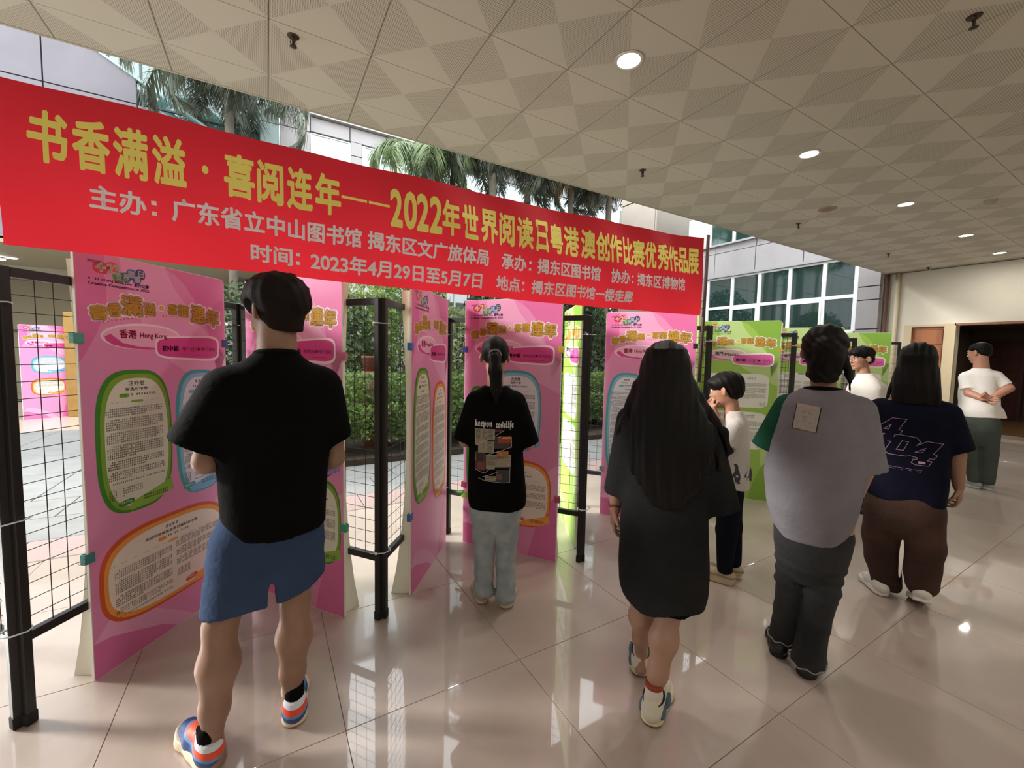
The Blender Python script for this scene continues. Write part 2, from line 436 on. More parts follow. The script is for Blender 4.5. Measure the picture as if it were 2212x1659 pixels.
        me = bpy.data.meshes.new(name); nv, nf = len(P), len(Q)
        me.vertices.add(nv); me.vertices.foreach_set('co', P.ravel()); me.loops.add(nf*4); me.loops.foreach_set('vertex_index', Q.ravel().astype(np.int32))
        me.polygons.add(nf); me.polygons.foreach_set('loop_start', np.arange(nf, dtype=np.int32)*4); me.polygons.foreach_set('loop_total', np.full(nf, 4, np.int32))
        me.update(calc_edges=True); me.polygons.foreach_set('use_smooth', np.ones(nf, bool))
        for m in (mats if isinstance(mats, (list, tuple)) else [mats]): me.materials.append(m)
        return me
    def build(s, name, mats, parent=None, h=.007, relax=1, loc=None, rz=None):
        return link(name, s.mesh(name, mats, h, relax), parent, loc, rz)

# ================================================================== THE SETTING
M_floor = floor_mat(); M_ceil = ceiling_mat()
M_grout = mat('grout', '74665b', .8); M_ceilbase = mat('ceiling joint', 'a39b88', .8)
M_wall = mat('painted wall', 'd8d2c2', .7, noise=.06, nscale=2); M_beam = mat('dull plaster', '8c8672', .8)
M_stone = mat('pink white stone cladding', '979292', .55, noise=.07, nscale=3, bump=.05); M_joint = mat('stone joint', '8d8683', .8)
M_alu = mat('white aluminium', 'e9ece9', .4); M_dark = mat('dark metal', '1d1c1b', .5); M_brownpipe = mat('brown downpipe', '5b4236', .5)

# floor: tiles 0.8 m
fl = MB(); fl.box((-9, -4, -.12), (15, 4.08, -.003)); floor = fl.build('floor', [M_grout]); tag(floor, kind='structure')
tm = MB(); g = .0012; tm.box((g, g, -.006), (.8-g, .8-g, 0), bev=.0012); tile_me = tm.mesh('floor_tile', [M_floor])
x0 = .243-.8*4
for i in range(20):
    for j in range(7):
        o = link('floor_tile', tile_me, floor, (x0+.8*i, 4.05-.8*(j+1), 0))
q = MB(); q.box((-9, -4, -.003), (x0, 4.05, 0)); q.box((x0, -4, -.003), (x0+16, -1.55, 0)); q.build('floor_surround', [M_floor], floor)

# ceiling: tiles 0.6 m, z 3.49, open edge at Y 4.02
cb = MB(); cb.box((-9, -4, 3.502), (12.6, 4.0, 4.0)); ceiling = cb.build('ceiling', [M_ceilbase]); tag(ceiling, kind='structure')
cm = MB(); cm.box((-.3+.0018, -.3+.0018, 0), (.3-.0018, .3-.0018, .014), bev=.002); ct_me = cm.mesh('ceiling_tile', [M_ceil])
cm = MB(); cm.box((-.3+.0018, -.3+.0018, 0), (.3-.0018, .029, .014), bev=.002); ct_edge = cm.mesh('ceiling_tile_edge', [M_ceil])
cx0 = 1.848-.601*8
DL = [(2.14+2.42*k-(.5 if k == 4 else 0), 2.175) for k in range(-2, 5)]
for i in range(28):
    X = cx0+.601*i+.3
    if X > 12.35: break
    for j in range(8):
        Y = 3.97-.6*j
        o = link('ceiling_tile', ct_me if j else ct_edge, ceiling, (X, Y-.0, 3.49))
q = MB(); q.box((-9, -4, 3.492), (12.5, -.53, 3.502)); q.box((-9, -.53, 3.492), (cx0, 4.0, 3.502)); q.build('ceiling_surround', [M_ceil], ceiling)
# remove the overhanging row part: the edge trim closes it
q = MB(); q.box((-9, 4.0, 3.488), (12.3, 4.02, 4.25)); tag(q.build('trim_1', [mat('eave fascia', 'b9b3a3', .7)]), kind='structure')

# walls of the corridor
w = MB(); w.box((12.3, 3.67, 0), (12.6, 4.05, 3.49)); w.box((12.3, -4, 2.30), (12.6, 3.67, 3.49))
w.box((12.3, -4, 0), (12.6, -.6, 2.30)); w.box((12.3, 2.88, 0), (12.62, 3.02, 2.30))
wall_end = w.build('wall_end', [M_wall]); tag(wall_end, kind='structure')
w = MB(); w.box((-9, -4.2, 0), (15, -4, 3.49)); tag(w.build('wall_back', [M_wall]), kind='structure')
w = MB(); w.box((-9.2, -4.2, 0), (-9, 4.05, 3.49)); tag(w.build('wall_left', [M_wall]), kind='structure')
# lobby behind the opening
M_lobby = mat('lobby dark wall', '4a3d30', .7); M_redwood = mat('dark red door wood', '3a120c', .4, noise=.3, nscale=6, stretch=(1, 1, .2))
w = MB(); w.box((12.62, 3.5, 0), (16.8, 3.7, 2.4)); w.box((16.5, -2.0, 0), (16.7, 3.7, 2.4)); w.box((12.62, -2.2, 0), (16.8, -2, 2.4)); w.box((12.6, -2.2, 2.4), (16.8, 3.7, 2.5))
lob = w.build('wall_lobby', [M_lobby]); tag(lob, kind='structure')
w = MB(); w.box((15, -2.2, -.12), (16.7, 3.7, 0)); w.box((12.9, -2.2, 0), (16.7, 3.6, .07)); tag(w.build('floor_lobby', [mat('brown lobby floor', '6b5136', .25, noise=.2, nscale=3)]), kind='structure')
l = bpy.data.lights.new('lobby_fill_lamp', 'AREA'); l.shape = 'DISK'; l.size = .3; l.energy = 14; l.color = (1, .85, .65)  # added lamp that brightens the dark lobby doors
q = MB(); q.lathe([(.0001, 0), (.09, 0), (.1, .01)], 20); t = q.build('downlight', [mat('lobby fill lamp glow', 'ffdfae', .5, emit=5)], None, (14.6, 1.4, 2.39)); tag(t, 'warm downlight added as fill inside the dark lobby beyond the end wall', 'ceiling light')
lo_ = bpy.data.objects.new('lobby_fill_lamp', l); COL.objects.link(lo_); lo_.parent = t; lo_.location = (0, 0, -.03)
# dark red double doors
def lobby_door(y0, y1, nm):
    d = MB(); d.box((16.42, y0, .07), (16.5, y1, 2.15)); o = d.build(nm, [M_redwood]); tag(o, kind='structure')
    n = 2
    for i in range(2):
        for j in range(5):
            ya = y0+.05+(y1-y0-.1)*i/2; yb = y0+.05+(y1-y0-.1)*(i+1)/2; za = .15+1.95*j/5; zb = .15+1.95*(j+1)/5
            m = MB(); m.box((16.405, ya+.02, za+.02), (16.425, yb-.02, zb-.02), bev=.006); m.build('door_panel', [M_redwood], o)
    m = MB(); m.tube([(16.42, y0+.08, 1.02), (16.36, y0+.08, 1.02), (16.36, y0+.2, 1.02)], .011); m.build('door_handle', [mat('steel', 'b8b8b0', .3, 1)], o)
lobby_door(2.55, 3.40, 'door_1'); lobby_door(1.65, 2.5, 'door_2'); lobby_door(.7, 1.6, 'door_3')
# orange wood panelled side door between cream jambs
M_wood = mat('orange door wood', 'a8683a', .45, col2='8a4d26', nscale=5, stretch=(1, 1, .12))
d = MB(); d.box((12.36, 3.02, 0), (12.42, 3.55, 2.28)); dr = d.build('door_4', [M_wood]); tag(dr, kind='structure')
for z0, z1 in ((.1, .95), (1.0, 1.85), (1.9, 2.22)):
    m = MB(); m.box((12.345, 3.06, z0), (12.365, 3.51, z1), bev=.008); m.build('door_panel', [M_wood], dr)
m = MB(); m.box((12.28, 3.55, 0), (12.34, 3.67, 2.33)); m.box((12.27, 2.86, 0), (12.34, 3.03, 2.33)); m.box((12.285, 3.03, 2.28), (12.34, 3.55, 2.328))
tag(m.build('trim_2', [mat('cream door jamb', 'c8b795', .6)]), kind='structure')
m = MB(); m.box((12.27, -.6, 2.29), (12.30, 2.88, 2.33)); tag(m.build('trim_3', [mat('chipped wood edge', '8a5b45', .7)]), kind='structure')
m = MB(); m.tube([(12.2, 4.02, 0), (12.2, 4.02, 3.49)], .05, 12); tag(m.build('trim_4', [M_brownpipe]), kind='structure')
m = MB(); m.tube([(12.22, 3.83, 0), (12.22, 3.83, 3.49)], .045, 12); tag(m.build('trim_5', [mat('cream pipe', 'c9bba0', .5)]), kind='structure')
# red notice on the lobby wall
m = MB(); m.box((14.2, 3.475, .88), (14.8, 3.498, 1.22)); nb = m.build('notice_board', [mat('notice frame', 'b4a890', .5)])
tag(nb, 'small red notice board with pale border on the dark lobby wall', 'notice board'); m = MB(); m.box((14.23, 3.47, .91), (14.77, 3.474, 1.19)); m.build('notice_sheet', [mat('notice red', '7d1f1a', .6)], nb)

# ---------------- ceiling fittings
M_lamp = mat('lamp glow', 'fff6e6', .5, emit=9); M_ring = mat('lamp ring', 'd9d4c8', .35, .3)
where = {-2: 'downlight furthest left, above the area behind the banner end', -1: 'downlight above the left half of the banner, left of the brightest lamp', 0: 'round recessed downlight nearest the camera, largest lit lamp in the ceiling',
         1: 'second lit downlight from the camera along the ceiling row', 2: 'third lit downlight from the camera along the ceiling row', 3: 'fourth lit downlight from the camera along the ceiling row', 4: 'furthest lit downlight, nearest the end wall'}
for k, (x, y) in zip(range(-2, 5), DL):
    if k < 0: continue
    t = empty('downlight', (x, y, 3.49)); tag(t, where[k], 'ceiling light', 'downlights in the corridor ceiling')
    m = MB(); m.lathe([(.075, -.001), (.098, -.001), (.1, -.006), (.085, -.011), (.075, -.006)], 28); m.build('trim_ring', [M_ring], t)
    m = MB(); m.lathe([(.0001, -.004), (.076, -.004)], 28); m.build('diffuser', [M_lamp], t)
    l = bpy.data.lights.new('downlight_lamp', 'AREA'); l.shape = 'DISK'; l.size = .15; l.energy = 11; l.color = (1, .95, .87)
    lo_ = bpy.data.objects.new('downlight_lamp', l); COL.objects.link(lo_); lo_.parent = t; lo_.location = (0, 0, -.02)
for i, x in enumerate([-5.1+2.42*k for k in range(7)]):       # unseen fittings added behind the camera as fill light for the corridor
    for y in (-1.45, -3.2):
        t = empty('downlight', (x, y, 3.49)); tag(t, 'added fill downlight in the unseen ceiling behind the camera', 'ceiling light', 'added fill downlights behind the camera')
        m = MB(); m.lathe([(.0001, -.004), (.076, -.004)], 28); m.build('diffuser', [M_lamp], t); m = MB(); m.lathe([(.075, -.001), (.098, -.001), (.1, -.006), (.085, -.011), (.075, -.006)], 20); m.build('trim_ring', [M_ring], t)
        l = bpy.data.lights.new('downlight_lamp', 'AREA'); l.shape = 'DISK'; l.size = .15; l.energy = 6; l.color = (1, .95, .87)
        lo_ = bpy.data.objects.new('downlight_lamp', l); COL.objects.link(lo_); lo_.parent = t; lo_.location = (0, 0, -.02)
M_spr = mat('sprinkler metal', '4a3b34', .4, .6)
spn = ['fire sprinkler above the left half of the banner', 'fire sprinkler over the right half of the banner near the ceiling edge', 'fire sprinkler near the top right, right of the two nearest downlights',
       'fire sprinkler right of the banner pole, above the courtyard windows', 'small fire sprinkler above the brown pipe corner, left of the furthest one', 'furthest fire sprinkler, against the end wall']
for (x, y), lb in zip([(.18, 3.15), (3.5, 3.29), (3.55, .87), (6.73, 3.29), (9.89, 3.27), (11.9, 3.26)], spn):
    m = MB(); m.lathe([(.0001, -.004), (.034, -.004), (.036, 0)], 18); m.lathe([(.012, 0), (.012, -.02), (.008, -.022), (.008, -.045), (.0001, -.045)], 10)
    m.lathe([(.0001, -.062), (.02, -.06), (.022, -.064), (.0001, -.068)], 12); m.tube([(.014, 0, -.02), (.016, 0, -.045), (.004, 0, -.062)], .003, 6); m.tube([(-.014, 0, -.02), (-.016, 0, -.045), (-.004, 0, -.062)], .003, 6)
    tag(m.build('sprinkler', [M_spr], None, (x, y, 3.49)), lb, 'sprinkler', 'fire sprinklers in the ceiling')
m = MB(); m.lathe([(.0001, -.012), (.06, -.014), (.1, -.01), (.105, 0)], 28, 0); m.lathe([(.045, -.018), (.05, -.022), (.055, -.018)], 24, 0)
tag(m.build('ceiling_speaker', [mat('brownish plastic', '9c8468', .5)], None, (6.38, 2.78, 3.49)), 'flat round brown ceiling speaker disc between downlights', 'speaker')
m = MB(); m.lathe([(.0001, -.05), (.035, -.05), (.05, -.03), (.06, -.012), (.065, 0)], 24); tag(m.build('smoke_detector', [mat('grey plastic', 'a59b88', .5)], None, (7.63, 1.58, 3.49)), 'domed smoke detector near the right edge of the ceiling', 'smoke detector')

# ---------------- courtyard ground
def stone_me(nm, sx, sy, m_, h=.03): q = MB(); q.box((.004, .004, -h), (sx-.004, sy-.004, 0), bev=.003); return q.mesh(nm, [m_])
gr = MB(); gr.box((-14, 4.08, -.2), (16, 22, -.05)); ground = gr.build('floor_courtyard', [mat('courtyard mortar', '77726c', .9)]); tag(ground, kind='structure')
M_pink = mat('pink granite kerb', 'a08a85', .6, noise=.12, nscale=30); M_slab = mat('grey flagstone', '858583', .8, noise=.18, nscale=4, bump=.2)
k_me = stone_me('kerb_stone', .6, .45, M_pink)
for i in range(30): link('kerb_stone', k_me, ground, (-7+.6*i, 4.09, -.015))
s_me = stone_me('flagstone', .75, .6, M_slab)
for i in range(26):
    for j in range(2): link('flagstone', s_me, ground, (-7.2+.75*i+.3*j, 4.55+.6*j, -.02))
s2_me = stone_me('flagstone', 1.2, 1.2, M_slab)
for i in range(7):
    for j in range(4):
        link('flagstone', s2_me, ground, (-9.2+1.2*i, 5.75+1.2*j, -.02))
sb = MB(); sb.box((-.8, 5.75, -.05), (12, 12.2, .06)); tag(sb.build('planting_bed', [mat('dark soil', '3a3026', .95, noise=.3)]), 'dark soil bed under the hedge across the flagstone path', 'soil', kind='stuff')

# ================================================================== BUILDINGS ACROSS THE COURTYARD
def panel_poly(P, y, th, name, m_, parent, ax='y'):
    """a cladding panel from its outline (u,z), standing at y (or x) and th thick"""
    q = MB(); cx = sum(p[0] for p in P)/len(P); cz = sum(p[1] for p in P)/len(P); g_ = .012
    Q = [(u+(g_ if u < cx else -g_), z+(g_ if z < cz else -g_)) for u, z in P]
    if ax == 'y': q.prism(Q, y, y+th)
    else:
        n = len(Q); V = [(y, u, z) for u, z in Q]+[(y+th, u, z) for u, z in Q]
        q.add(V, [tuple(range(n)), tuple(range(2*n-1, n-1, -1))]+[(i, i+n, (i+1) % n+n, (i+1) % n) for i in range(n)])
    return q.build(name, [m_], parent)
def rect(u0, z0, u1, z1): return [(u0, z0), (u1, z0), (u1, z1), (u0, z1)]
G_teal = glass_mat('teal reflecting glass', '4f7672', opacity=.75); G_pale = glass_mat('pale mint glass', 'cfe3e0', opacity=.8); G_dark = glass_mat('dark window glass', '2c4540', opacity=.72)
def window(parent, ax, y, u0, z0, u1, z1, cols, rows, G, frame=M_alu, fw=.05, name='window', depth=.08):
    q = MB()
    def bx(a, b, c, d):
        if ax == 'y': q.box((a, y, b), (c, y+depth, d))
        else: q.box((y, a, b), (y+depth, c, d))
    cu = [u0+(u1-u0)*i/cols for i in range(cols+1)] if isinstance(cols, int) else cols
    cz = [z0+(z1-z0)*i/rows for i in range(rows+1)] if isinstance(rows, int) else rows
    for u in cu: bx(u-fw/2, cz[0], u+fw/2, cz[-1])
    y += .002
    for z in cz: bx(cu[0], z-fw/2+.001, cu[-1], z+fw/2-.001)
    w_ = q.build(name, [frame], parent)
    for i in range(len(cu)-1):
        for j in range(len(cz)-1):
            p = MB(); a, b, c, d = cu[i]+fw/2, cz[j]+fw/2, cu[i+1]-fw/2, cz[j+1]-fw/2
            if ax == 'y': p.box((a, y+depth*.4, b), (c, y+depth*.4+.012, d))
            else: p.box((y+depth*.4, a, b), (y+depth*.4+.012, c, d))
            p.build('pane', [G], w_)
    return w_
# -- right-hand wing, plane X = 12, facing the courtyard
bR = empty('building', (12, 6, 0)); tag(bR, 'pale stone clad wing with white gridded windows right of the banner pole', 'building')
bR_off = empty('dummy'); bpy.data.objects.remove(bR_off)
def P(o): o.location = o.location - Vector((12, 6, 0)) if o.parent is bR else o.location; return o
q = MB(); q.box((12.12, 4.05, 0), (13.5, 4.5, 7.2)); q.box((12.12, 4.5, 0), (13.5, 12.5, 2.2)); q.box((12.12, 4.5, 3.98), (13.5, 12.5, 4.95)); q.box((12.12, 8.45, 0), (13.5, 12.5, 7.2)); q.box((12.12, 4.5, 6.0), (13.5, 12.5, 7.2)); q.box((13.3, 4.5, 0), (13.5, 12.5, 7))
P(q.build('wall_core', [M_joint], bR))
zs = [0, .75, 1.5, 2.26, 2.93, 3.24, 4.0, 4.9, 5.9, 7.2]
for a, b in zip(zs[:-1], zs[1:]): P(panel_poly(rect(4.06, a, 4.5, b), 12.0, .12, 'stone_panel', M_stone, bR, 'x'))
ys = [4.5, 5.7, 6.95, 8.2, 9.45, 10.7, 12.4]
for i, (a, b) in enumerate(zip(ys[:-1], ys[1:])):
    P(panel_poly(rect(a, 4.02, b, 4.72), 12.0, .12, 'stone_panel', M_stone, bR, 'x')); P(panel_poly(rect(a, 4.72, b, 4.95), 12.03, .1, 'stone_panel', M_stone, bR, 'x'))
    P(panel_poly(rect(a, .9, b, 2.2), 12.0, .12, 'stone_panel', M_stone, bR, 'x')); P(panel_poly(rect(a, 0, b, .9), 12.0, .12, 'stone_panel', M_stone, bR, 'x'))
    P(panel_poly(rect(a, 6.0, b, 7.2), 12.0, .12, 'stone_panel', M_stone, bR, 'x'))
for a, b in ((8.45, 9.3), (9.3, 10.4), (10.4, 12.4)):
    for z0, z1 in ((2.2, 3.1), (3.1, 4.02), (4.95, 6.0)): P(panel_poly(rect(a, z0, b, z1), 12.0, .12, 'stone_panel', M_stone, bR, 'x'))
P(window(bR, 'x', 12.02, 4.52, 2.22, 8.42, 3.98, [4.53, 5.2, 6.0, 6.8, 7.6, 8.40], [2.22, 3.06, 3.96], G_dark, fw=.085))
for a, b in ((5.24, 5.96), (6.84, 7.56)):
    P(window(bR, 'x', 11.99, a, 2.25, b, 3.0, [a, b], [2.26, 2.99], G_dark, fw=.05, name='window_sash', depth=.03))
P(window(bR, 'x', 12.02, 4.52, 4.97, 8.42, 5.98, 5, 1, G_dark, fw=.08))
q = MB(); q.box((11.93, 4.45, 3.97), (12.02, 8.5, 4.04)); P(q.build('window_head', [M_stone], bR))
q = MB(); q.box((11.93, 4.45, 4.93), (12.02, 12.4, 4.98)); P(q.build('window_sill', [M_stone], bR))

# -- building across, plane Y = 12.5
bB = empty('building'); tag(bB, 'stone building across the courtyard with mint windows above the banner', 'building')
q = MB(); q.box((.4, 12.62, 0), (1.1, 13.4, 7.6)); q.box((1.1, 12.62, 0), (12, 13.4, 2.2)); q.box((1.1, 12.62, 3.5), (12, 13.4, 5.75)); q.box((1.1, 12.62, 7.22), (12, 13.4, 7.6)); q.box((2.08, 12.62, 5.7), (2.38, 13.4, 7.3)); q.box((1.1, 13.2, 0), (12, 13.4, 7.3))
q.build('wall_core', [M_joint], bB)
M_gst = mat('painted teal shade stone', '93a5a3', .5)  # shaded side of the pilaster, its teal shade put into the colour
for a, b in zip([0, 1.1, 2.2, 3.3, 4.4, 5.5, 6.3, 7.1], [1.1, 2.2, 3.3, 4.4, 5.5, 6.3, 7.1, 7.7]):
    panel_poly(rect(.37, a, 1.06, b), 12.3, .32, 'stone_panel', M_stone, bB)
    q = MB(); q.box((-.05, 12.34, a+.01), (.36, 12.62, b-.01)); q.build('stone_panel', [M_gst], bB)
for x in np.arange(1.08, 12, .98):
    for z0, z1 in ((0, 1.1), (1.1, 2.2), (3.5, 4.2), (4.2, 5.0), (5.0, 5.75), (7.22, 7.6)):
        panel_poly(rect(x, z0, min(x+.98, 12), z1), 12.5, .12, 'stone_panel', M_stone, bB)
for z in np.arange(5.75, 7.2, .37): panel_poly(rect(2.08, z, 2.38, z+.37), 12.5, .12, 'stone_panel', M_stone, bB)
window(bB, 'y', 12.55, 1.1, 5.75, 2.07, 7.2, 2, 1, G_pale, fw=.03)
window(bB, 'y', 12.55, 2.4, 5.75, 6.3, 7.2, 5, 1, G_pale, fw=.03)
window(bB, 'y', 12.55, 6.5, 5.75, 11.8, 7.2, 6, 1, G_pale, fw=.03)
for a, b in ((1.3, 3.6), (4.2, 5.7), (6.2, 8.6), (9.0, 11.5)): window(bB, 'y', 12.55, a, 2.25, b, 3.45, max(2, int((b-a)/.38)), 2, G_dark, mat('mint frame', 'b9cdc4', .5), fw=.045)
q = MB(); q.box((.3, 12.36, 7.6), (12, 12.7, 7.72)); q.build('coping', [M_stone], bB)
# -- left glazed wing (upper floor) and its slanting stone parapet
bL = empty('building'); tag(bL, 'teal glass curtain wall wing at upper left behind the banner', 'building')
q = MB(); q.box((-9, 13.1, 3.55), (-.05, 13.3, 9)); q.build('wall_core', [mat('dark interior', '2d3634', .9)], bL)
cols_ = [-9, -7.5, -6, -4.7, -3.73, -2.85, -2.31, -1.3, -.55, -.05]
window(bL, 'y', 12.6, -9, 3.6, -.05, 8.8, cols_, [3.6, 5.2, 6.9, 8.8], G_teal, mat('dark mullion', '3c4a4a', .5), fw=.04)
pr = empty('parapet'); tag(pr, 'slanting pale stone parapet in front of the teal glass wall', 'parapet')
edge = lambda x: 7.63-.563*(x+3.02)
xs = [-9, -7.6, -6.3, -5.1, -3.73, -2.31, -1.1, .0]
for a, b in zip(xs[:-1], xs[1:]):
    zb = 3.55
    for z0 in (3.55, 5.3, 6.7):
        if edge(b) <= z0+.2: continue
        z1 = {3.55: 5.3, 5.3: 6.7, 6.7: 99}[z0]
        panel_poly([(a, z0), (b, z0), (b, min(z1, edge(b))), (a, min(z1, edge(a)))], 12.2, .12, 'stone_panel', mat('lilac grey stone', '68646a', .6, noise=.12, nscale=2), pr)
q = MB(); n_ = [(-9, edge(-9)-.02), (0, edge(0)-.02), (0, edge(0)+.03), (-9, edge(-9)+.03)]; q.prism(n_, 12.17, 12.4); q.build('coping', [mat('teal coping', '8fb0ae', .4)], pr)
# -- arcade below it
ar = MB(); ar.box((-12, 12.2, 3.49), (.9, 20, 3.6)); ar.box((-12, 15.6, 3.2), (.9, 15.9, 3.49)); tag(ar.build('ceiling_arcade', [M_beam]), kind='structure')
ar = MB(); ar.box((-12, 19, 0), (.9, 19.2, 3.5)); ar.box((-12.2, 12.3, 0), (-12, 19, 3.5)); ar.box((-3.35, 15.2, 0), (-2.9, 15.6, 3.49)); ar.box((.8, 12.9, 0), (1.0, 19, 3.5)); tag(ar.build('wall_arcade', [mat('arcade wall', '9a917b', .8)]), kind='structure')
ar = MB(); ar.box((-12, 10.4, -.1), (.9, 19, -.0)); tag(ar.build('floor_arcade', [mat('arcade beige floor', 'c9b8a6', .2)]), kind='structure')
gz = empty('glass_partition', (0, 0, 0)); tag(gz, 'glazed partition with white mullions at the back of the far arcade', 'partition')
window(gz, 'y', 18.9, -3, .1, .7, 2.6, 5, 2, G_pale, fw=.07)
q = MB(); q.box((-3, 18.85, 2.6), (.7, 19, 3.1)); q.build('header_panel', [M_alu], gz)
q = MB(); q.box((-.9, 14.2, 3.12), (-.1, 15, 3.488)); ac = q.build('air_conditioner', [mat('ac grey', '7b7564', .6)]); tag(ac, 'boxy ceiling air conditioner in the far arcade between pink posters', 'air conditioner')
for i in range(5):
    q = MB(); q.box((-.85, 14.17+.0, 3.16+.06*i), (-.15, 14.2, 3.18+.06*i)); q.build('louvre', [M_dark], ac)
for i, (x, y) in enumerate(((-5.6, 14.2), (-5.9, 13.2))):
    q = MB(); q.tube([(x-1.2, y, 3.42), (x+.5, y, 3.42)], .02); t = q.build('tube_light', [mat('tube glow', 'f4fbff', .4, emit=9)])
    tag(t, ['upper white tube light under the far arcade ceiling at left', 'lower white tube light under the far arcade ceiling at left'][i], 'tube light', 'tube lights in the far arcade')
for i, (x, y) in enumerate(((-5.05, 14.33), (-2.4, 17))):
    l = bpy.data.lights.new('arcade_lamp', 'AREA'); l.shape = 'DISK'; l.size = .3; l.energy = 12; l.color = (1, .95, .85)
    q = MB(); q.lathe([(.0001, 0), (.09, 0), (.1, .01)], 20); t = q.build('downlight', [M_lamp], None, (x, y, 3.48)); tag(t, ['downlight in the far arcade at the left edge of the photo', 'downlight deeper in the far arcade'][i], 'ceiling light')
    lo_ = bpy.data.objects.new('arcade_lamp', l); COL.objects.link(lo_); lo_.parent = t; lo_.location = (0, 0, -.03)
for i, x in enumerate((-4.62, -3.55)):
    q = MB(); q.box((x-.09, 12.25, 0), (x+.09, 12.42, 2.2), bev=.01); tag(q.build('timber_post', [mat('ochre timber', '9a7436', .6, noise=.2)]), ['ochre timber post left of the dark frame in the far arcade', 'ochre timber post right of the dark frame in the far arcade'][i], 'post', 'timber posts in the far arcade')
q = MB(); q.box((-3.38, 12.3, 0), (-3.2, 12.5, 1.15), bev=.01); tag(q.build('stone_pedestal', [mat('dark grey stone', '57534e', .6)]), 'dark grey stone pedestal at the far arcade edge', 'pedestal')

# -- big column in the courtyard behind the banner's right end
colm = empty('column', (5.70, 5.0, 0)); tag(colm, 'square stone clad column behind the right end of the banner', 'column'); M_col = mat('column stone', '7d756b', .5, noise=.1, nscale=5)
for a, b in ((0, 1.2), (1.2, 2.4), (2.4, 3.6), (3.6, 4.25), (4.25, 6.5)):
    q = MB(); q.box((0, -.0, a+.008), (.84, .04, b-.008), bev=.004); q.build('stone_panel', [M_col], colm)
    q = MB(); q.box((-.0, .045, a+.008), (.04, .84, b-.008), bev=.004); q.build('stone_panel', [M_col], colm)
q = MB(); q.box((.05, .05, 0), (.84, .84, 6.5)); q.build('column_core', [M_joint], colm)

# ================================================================== PLANTS
def leaf_cloud(name, boxes, n, size, m_, parent=None, seed=1, shell=.0, loc=None, aspect=2.2, droop=0):
    r = np.random.default_rng(seed); vol = np.array([np.prod(np.array(b[1])-np.array(b[0])) for b in boxes]); pick = r.choice(len(boxes), n, p=vol/vol.sum())
    lo = np.array([b[0] for b in boxes])[pick]; hi = np.array([b[1] for b in boxes])[pick]
    u = r.random((n, 3))
    if shell:                                  # push towards the outside of ellipsoids
        d = r.normal(size=(n, 3)); d /= np.linalg.norm(d, axis=1)[:, None]; rad = r.random(n)**(1/(3+shell*6)); u = .5+.5*d*rad[:, None]
    C_ = lo+(hi-lo)*u
    t = r.normal(size=(n, 3)); t[:, 2] -= droop; t /= np.linalg.norm(t, axis=1)[:, None]; v = np.cross(t, r.normal(size=(n, 3))); v /= np.linalg.norm(v, axis=1)[:, None]; w = np.cross(t, v)
    s_ = size*r.uniform(.6, 1.3, n)[:, None]
    V = np.stack([C_-t*s_, C_+v*s_/aspect+w*s_*.15, C_+t*s_, C_-v*s_/aspect+w*s_*.15], 1).reshape(-1, 3)
    me = bpy.data.meshes.new(name); me.vertices.add(4*n); me.vertices.foreach_set('co', V.ravel()); me.loops.add(4*n); me.loops.foreach_set('vertex_index', np.arange(4*n, dtype=np.int32))
    me.polygons.add(n); me.polygons.foreach_set('loop_start', np.arange(n, dtype=np.int32)*4); me.polygons.foreach_set('loop_total', np.full(n, 4, np.int32)); me.update(calc_edges=True); me.materials.append(m_)
    o = link(name, me, parent, loc); tag(o, kind='stuff'); return o
def leafm(n, a, b): return mat(n, a, .45, col2=b, nscale=3, transl=.35)
L1 = leafm('hedge leaf', '7f9650', '3f5a2b'); L2 = leafm('dark leaf', '4b5f38', '26361f'); L3 = leafm('bright leaf', '98a850', '5f7836'); L4 = leafm('variegated leaf', '9aa376', '4a5c36')
def branches(nm, parent, h, n, spread, seed, m_=mat('bark', '6b5a48', .8)):
    r = random.Random(seed); q = MB()
    for i in range(n):
        a = r.uniform(0, 6.28); x = y = 0.0; pts = [(0, 0, 0)]; z = 0
        for k in range(4): z += h/4*r.uniform(.8, 1.1); x += spread/4*math.cos(a)*r.uniform(.3, 1.5); y += spread/4*math.sin(a)*r.uniform(.3, 1.5); pts.append((x, y, z))
        q.tube(pts, [.022, .017, .012, .008, .004], 6)
    return q.build(nm, [m_], parent)
def shrub(name, loc, size, n, leaf, lm, label, cat='shrub', seed=1, group=None, z0=.1, nb=7):
    t = empty(name, loc); tag(t, label, cat, group); sx, sy, sz = size
    leaf_cloud('foliage', [((-sx/2, -sy/2, z0), (sx/2, sy/2, sz))], n, leaf, lm, t, seed, shell=.3)
    branches('branches', t, sz*.8, nb, min(sx, sy)*.4, seed); return t
for i, (x, lb) in enumerate(((.2, 'clipped hedge behind the man and the left posters'), (2.0, 'clipped hedge beyond the path seen through the meshes around the ponytailed girl'), (3.8, 'clipped hedge beyond the path right of the ponytailed girl'), (5.6, 'clipped hedge furthest right in the courtyard'))):
    t = empty('hedge', (x+(.35 if i == 3 else 0), 6.45+(.3 if i == 3 else 0), .06)); tag(t, lb, 'hedge', 'clipped hedges beyond the path')
    leaf_cloud('foliage', [((-.95, -.4, .75), (.95, .4, 1.12)), ((-.95, -.62, .2), (.95, .2, .72))], 7500, .038, L1, t, 20+i); branches('branches', t, .8, 9, .9, 30+i)
